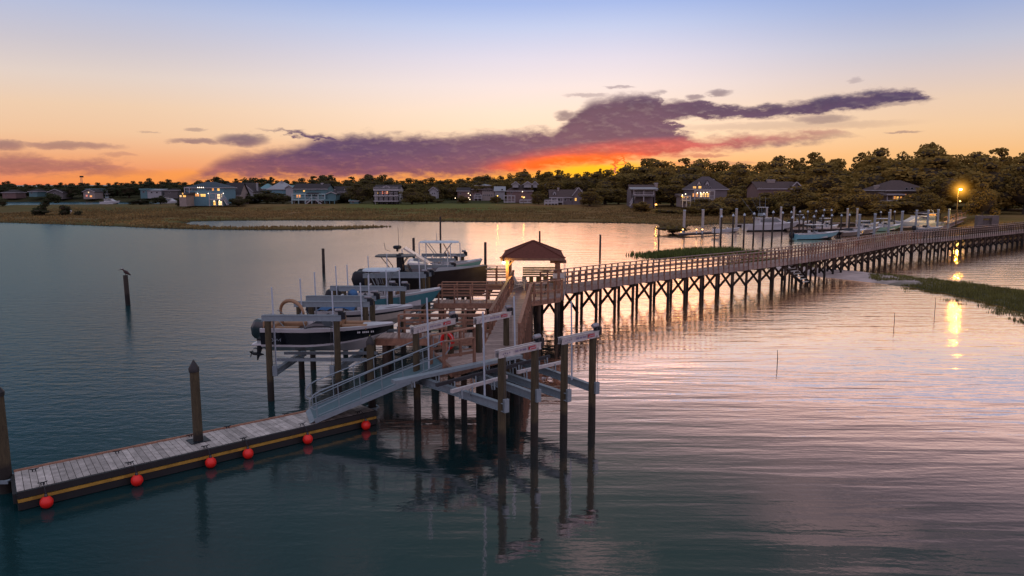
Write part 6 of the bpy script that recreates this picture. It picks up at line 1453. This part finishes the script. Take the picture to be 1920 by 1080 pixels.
house('tall white house with two balcony storeys on columns and roof dormer', 703, 748, 383.5, 355, 347, W_white, R_dark, 'gable_side', 11, stilt=7,
      wins=[(x_, 361.5, 4, 4, l_) for x_, l_ in ((711, 'd'), (719, 'r'), (726, 'r'), (735, 'd'), (743, 'd'))] + [(x_, 370.5, 5, 4, 'd') for x_ in (710, 718, 727, 736, 744)] + [(727, 361, 1.6, 2.6, 'w'), (709.5, 362, 1.5, 3, 'y')],
      porches=[(704, 750, 376, 367.5, 6, 1, 3.2, M_trim), (704, 750, 366, 357, 6, 1, 3.2, M_trim), (704, 750, 356.5, 355.6, 6, 1, 3.2, M_trim)], dormers=[(717, 731, 350, 348)])
house('small white gabled house peeking between dark trees', 806, 819, 372, 358, 351, W_white, R_dark, 'gable_front', 8, wins=[(811, 363, 2, 3, 'd'), (815, 363, 2, 3, 'd')], y=300, stairs=[])
house('low dark house with several small warm lamps at the centre', 858, 880, 378, 358, 352, W_pink, R_dark, 'gable_side', 8, wins=[(863, 363, 3, 4, 'd'), (868, 370, 3, 4, 'd')], bulbs=[(878.5, 362.5), (882, 366), (879, 371), (881, 374), (854, 371.5)], y=290)
house('large brown and cream house with pale skylight roof', 884, 927, 376.5, 355, 346.5, W_pink, R_brown, 'hip', 11, wins=[(896, 366, 10, 6, 'd')] + [(x_, z_, 1.8, 3.4, 'd') for x_ in (907.5, 911, 914.5, 918, 922) for z_ in (358, 366)],
      boxes=[(891, 924, 350, 348, 345.8, W_cream, R_white, 'hip', 2, 6), (904, 927, 376, 356, 354, W_cream, R_brown, 'shed', -.8, 1)], porches=[(889, 904, 371, 366, 3, 1, 2, M_trim)], bulbs=[(934, 366)])
house('white roofed house half hidden right of the brown house', 928, 946, 374, 358, 350, W_white, R_white, 'gable_side', 8, wins=[(941.5, 356, 4, 3, 'd')], y=300)
house('brown roofed house with three white gables and a white deck', 950, 998, 380, 358, 347, W_pink, R_brown, 'hip', 11, wins=[(959.5, 361, 4, 3, 'd'), (953, 367, 3, 5, 'd'), (958, 367, 3, 5, 'd'), (979, 369, 3, 2, 'y'), (983, 369.5, 2, 2, 'w'), (990, 361, 3, 2, 'd')],
      boxes=[(961, 972, 352, 347, 341, W_white, R_brown, 'gable_front', -.4, 6), (982, 996, 352, 347, 341, W_white, R_brown, 'gable_front', -.4, 6), (999, 1007, 352, 347, 340.5, W_white, R_brown, 'gable_front', 1, 6)],
      porches=[(945, 966, 378, 367, 4, 1, 3, M_trim), (974, 997, 379, 375, 4, 1, 3, M_trim)], bulbs=[(979.5, 359.5)], y=285)
house('small white gable far behind, right of the three white gables', 1023, 1031, 362, 347, 342.5, W_cream, R_brown, 'gable_front', 8, y=330)
house('grey gabled house with tall chimney, white porch and yellow window', 1032, 1092, 384, 370, 356, W_grey, R_brown, 'gable_side', 10, wins=[(1037, 374.5, 7, 5, 'd'), (1047, 374.5, 8, 5, 'd'), (1060, 374.5, 5, 5, 'd'), (1070, 374, 5, 6, 'd'), (1079, 374, 3.2, 5, 'y')],
      chim=[(1048, 354, 3), (1069.5, 361, 2)], boxes=[(1074, 1094, 384, 368, 352, W_grey, R_brown, 'gable_front', -.6, 10)], porches=[(1033, 1055, 378, 370.5, 3, 0, 3.0, M_trim), (1020, 1045, 379.5, 376, 5, 1, 5, M_trim)], dormers=[(1037, 1043, 362, 359)])
house('white stilted house with flat pale porch roof and balcony', 1183, 1228, 390, 357, 347, W_grey, R_brown, 'gable_side', 9, wins=[(1196, 362, 5, 5, 'd'), (1207, 362, 5, 5, 'd')], boxes=[(1181, 1226, 355.5, 354.5, 351.5, M_trim, R_white, 'shed', -4, 4)],
      porches=[(1184, 1222, 366, 356, 3, 1, 3.6, M_trim), (1184, 1222, 366.5, 365.5, 2, 0, 3.6, M_trim)], bulbs=[(1228, 384)], chim=[(1233, 345, 6)], stairs=[(1190, 366, 1178, 386, 1)], y=245)
house('large grey shingled house with dormers and rows of glowing yellow windows', 1299, 1362, 392, 355, 331.5, W_grey, mat('grey_shingle_roof', (.085, .065, .07), .9, var=.25, nscale=2), 'hip', 13,
      wins=[(1301, 352.5, 5.5, 4.5, 'y'), (1311, 352.5, 5, 5.5, 'y'), (1322, 353, 4.5, 4, 'd'), (1330, 353, 4, 4, 'd'), (1306, 366, 4, 6, 'o'), (1313.5, 366, 5.5, 7, 'w'), (1320.5, 366, 5, 7, 'y'), (1327.5, 366, 5, 7, 'y'), (1300, 366, 4, 6, 'o')],
      dormers=[(1309, 1314, 345, 339), (1324, 1330, 345, 339)], chim=[(1343, 338, 5)], porches=[(1296, 1334, 373, 358, 5, 1, 3.5, M_trim)], bulbs=[(1306, 362), (1312, 361.6), (1318, 361.4), (1324, 361.2), (1329, 360)], y=232)
house('small lit pavilion with string lights left of the grey shingled house', 1276, 1294, 388, 368, 364, W_grey, R_brown, 'shed', 6, wins=[(1281, 370, 5, 3, 'o'), (1288, 369, 4, 3, 'o')], porches=[(1276, 1292, 375, 368, 3, 1, 2, M_trim)], bulbs=[(1278, 366), (1284, 364), (1290, 368)], y=225, name='pavilion')
house('dark brown roofed house with a big white chimney block', 1420, 1492, 388, 354, 341, W_pink, R_brown, 'gable_side', 10, wins=[(1424, 353.5, 5, 3, 'd'), (1434, 369, 6, 2.5, 'o')], chim=[(1453, 339, 14)], boxes=[(1484, 1495, 365, 350, 342, W_grey, R_brown, 'gable_front', -.5, 6)], y=215)
house('brown house with broad gable roof, chimney and lit orange porch', 1660, 1740, 390, 357, 338.5, W_brown, R_brown, 'hip', 14, wins=[(1697, 354.5, 5, 4, 'd'), (1707, 354, 5, 4, 'd'), (1694, 366, 6, 3.6, 'o'), (1704, 367, 6, 3.4, 'o'), (1664, 370.5, 4, 5, 'o'), (1670, 371, 4, 5, 'y'), (1676, 371, 3, 5, 'o')],
      chim=[(1662, 350, 7)], porches=[(1650, 1684, 375, 365, 4, 0, 3.5, M_trim), (1672, 1700, 377, 376, 3, 1, 3, W_grey)], boxes=[(1648, 1682, 375, 366, 361, W_brown, R_brown, 'shed', -3.4, 3.4)], bulbs=[(1743, 357)], y=205)
for u0, u1, vb, ve, vr, wm, rm, rt, wi, lb in [(5, 30, 372, 361, 356, W_pink, R_dark, 'hip', [(12, 366, 3, 2, 'd')], 'dim pinkish house at the far left beyond the channel'), (55, 70, 369, 359, 354.5, W_teal, R_dark, 'hip', [(60, 362, 3, 2, 'd')], 'small dim teal house second from the left beyond the channel'),
        (91, 118, 373, 361, 355, W_dim, R_dark, 'gable_front', [(104, 363, 4, 3, 'd')], 'dim gabled house behind the wind bent tree'), (157, 178, 373, 360, 355, W_cream, R_dark, 'gable_front', [(163, 367, 3, 3, 'r'), (171, 368, 4, 3, 'o'), (167, 361, 2, 2, 'w')], 'lit pink gabled house beyond the channel under the radio mast'),
        (264, 277, 372, 356, 354, W_teal, R_teal, 'flat', [(270, 360, 5, 3, 'd')], 'teal flat roofed house left of a white one beyond the channel'), (277, 303, 372, 357, 354.5, W_white, R_white, 'shed', [(285, 361, 4, 3, 'd'), (295, 361, 4, 3, 'd')], 'white flat roofed house beyond the channel'),
        (309, 334, 372, 357, 354, W_dim, R_dark, 'hip', [(318, 361, 4, 3, 'd')], 'dim grey house beyond the channel left of the bright pale blue house'), (162, 180, 361, 355, 354, W_teal, R_teal, 'flat', [], 'pale flat roofed building above the lit pink gabled house')]:
    house(lb, u0, u1, vb, ve, vr, wm, rm, rt, 8, wins=wi, y=383 if 'above' not in lb else 392)
house('small dark dockside hut with glowing orange windows at the marina', 1736, 1757, 420, 399.5, 396.5, W_brown, R_dark, 'hip', 4, wins=[(1746.5, 406, 13, 9, 'o')], y=172, name='dockside_hut', cat='hut')

# ------------------------------------------------------------------ lamps, mast, portal, heron
def lamp(u, v, y, label, r, m, e_w=None, name='street_lamp', gb=None):
    p = P3(u, v, y); z = max(.2, gz_(p.x, p.y)); q = empty(name, (p.x, p.y, z), label, 'lamp', gb); H = p.z - z
    g = MB(); g.sweep([(0, 0, -.5), (0, 0, H * .96), (-.25, -.25, H + .35), (-.1, -.6, H + .3)], [.09, .07, .05, .05], 7); g.build('pole', M_woodd, q, smooth=True)
    g = MB(); g.sphere((0, -.75, H), r, 12, 8, sc=(1, 1, .75)); g.build('lamp_glass', m, q, smooth='all')
    g = MB(); g.sweep([(0, -.75, H + r * .6), (0, -.75, H + r * .95)], [r * 1.15, r * .5], 12); g.build('hood', M_dark, q)
    if e_w:
        ld = bpy.data.lights.new(name + '_light', 'POINT'); lo = bpy.data.objects.new(name + '_light', ld); COL.objects.link(lo); lo.location = (p.x, p.y + (1.5 if e_w > 5000 else -1.4), p.z - .3); ld.energy = e_w; ld.color = (1, .62, .10); ld.shadow_soft_size = .2
lamp(1797, 355, 150, 'tall street lamp shining very brightly before the right hand trees', .24, M_lampbig, 2600)
lamp(1796, 377, 152, 'lower dim street lamp just under the bright one', .16, glow('dim_lamp_glass', (1, .5, .12), 8), None)
lamp(933, 367, 270, 'yellow lit porch lamp post right of the brown and cream house', .22, glow('yard_lamp_glass', (1, .55, .12), 3), 60, name='yard_lamp', gb=None)
lamp(982, 370, 262, 'lit lamp under a parasol near the white deck', .3, glow('yard_lamp_glass', (1, .55, .12), 3), 50, name='yard_lamp')
lamp(1229, 383, 225, 'low orange garden light right of the stilted porch', .35, glow('garden_light_glass', (1, .38, .04), 2.5), 120, name='garden_light')
lamp(1278, 368, 222, 'orange garden light in the tree beside the lit pavilion', .25, glow('garden_light_glass', (1, .38, .04), 2.5), 120, name='garden_light')
p = P3(153, 333, 470); b = MB()
for s in ((-.7, -.7), (.7, -.7), (0, .8)): b.tube((s[0], s[1], 0), (s[0] * .5, s[1] * .5, p.z), .10, n=5)
for k in range(14): z = p.z * k / 14; b.bar((-.7, -.7, z), (.6, -.6, z + 1), .06, .06); b.bar((.7, -.7, z), (-.6, -.6, z + 1), .06, .06)
mast = b.build('radio_mast', M_steel, loc=(p.x, p.y, 0)); tag(mast, 'thin lattice radio mast rising over the far left wood', 'radio mast')
g = MB(); g.box((0, 0, p.z + .6), (2.2, .6, 1.0)); g.build('antenna_panel', M_dark, mast)
# added emissive ball painting a golden bloom around the bright street lamp
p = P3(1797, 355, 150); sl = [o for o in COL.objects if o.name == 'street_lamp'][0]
mh = bpy.data.materials.new('lamp_bloom_glow'); mh.use_nodes = True; gg = G(mh.node_tree); mh.node_tree.nodes.remove(mh.node_tree.nodes['Principled BSDF'])
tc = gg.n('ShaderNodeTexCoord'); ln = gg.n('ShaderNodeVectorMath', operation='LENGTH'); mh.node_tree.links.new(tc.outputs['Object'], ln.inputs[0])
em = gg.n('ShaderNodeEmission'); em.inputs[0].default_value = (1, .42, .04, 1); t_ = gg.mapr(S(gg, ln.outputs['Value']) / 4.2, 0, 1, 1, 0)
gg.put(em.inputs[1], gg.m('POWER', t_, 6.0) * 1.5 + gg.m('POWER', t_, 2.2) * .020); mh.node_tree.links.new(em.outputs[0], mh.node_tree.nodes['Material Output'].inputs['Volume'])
g = MB(); g.sphere((0, 0, 0), 4.2, 20, 12); g.build('lamp_bloom', mh, sl, smooth='all', loc=(0, -.75, p.z - sl.location.z))
# concrete portal on the shore behind the boardwalk
y = 140; a = P3(1836, 407, y); c = P3(1864, 407, y); zt = a.z + .3
b = MB()
for q in (a, c): b.box((q.x, y, zt / 2), (1.0 if q is a else 1.3, 1.0, zt))
b.box(((a.x + c.x) / 2, y, zt - .3), (c.x - a.x, .8, .5)); b.box(((a.x + c.x) / 2, y + .2, zt * .55), (c.x - a.x, .3, zt * .35))
tag(b.build('gate_portal', mat('weathered_concrete', (.16, .13, .12), .9, var=.25), bevel=.04), 'grey square portal with a crossbar on the shore behind the boardwalk', 'portal')
# ramps down to the marina
for u0, v0, u1, v1, lb in ((1768, 428, 1800, 414, 'lit wooden ramp down to the marina floats, nearer one'), (1772, 418, 1806, 407, 'wooden ramp down to the marina floats, farther one')):
    a, c = P3(u0, v0, 150), P3(u1, v1, 158); e = empty('dock_ramp', a, lb, 'ramp'); d = c - a
    g = MB(); g.bar((0, 0, 0), d, 1.4, .12); g.build('ramp_deck', M_deck, e)
    for s in (-.7, .7):
        g = MB(); g.bar(V((0, s, 1)), d + V((0, s, 1)), .07, .07)
        for t in range(6): q = d * (t / 5) + V((0, s, 0)); g.tube(q, q + V((0, 0, 1)), .03, n=5)
        g.build('ramp_railing', M_wood, e)
# marina walkways
for u0, v0, u1, v1, wd, lb in ((1480, 430, 1775, 424, 2.2, 'long low main float of the marina behind the moored boats'), (1378, 421, 1600, 418, 1.8, 'rear timber float of the marina by the pale posts')):
    a, c = W(u0, v0, .45), W(u1, v1, .45); g = MB(); n = 60
    for i in range(n): g.bar(a.lerp(c, (i + .04) / n), a.lerp(c, (i + .96) / n), wd, .12)
    o = g.build('marina_float', M_deck); tag(o, lb, 'marina float'); g = MB(); g.bar(a - V((0, wd / 2, .25)), c - V((0, wd / 2, .25)), .1, .4); g.build('rub_strip', M_woodd, o)
# white heron on the marsh
p = W(132, 402, .4); b = MB(); b.sweep([(-.55, 0, 1.75), (-.3, 0, 1.85), (-.22, 0, 1.8), (-.3, 0, 1.5), (-.1, 0, 1.25), (.15, 0, 1.05), (.5, 0, .8)], [.02, .09, .09, .07, .18, .26, .05], 8)
for s in (-.06, .06): b.tube((.1, s, 1.0), (.1, s, 0), .02, n=5)
tag(b.build('heron', M_white, smooth='all', loc=(p.x, p.y, .35)), 'white heron standing on the marsh beside the wind bent tree', 'heron')
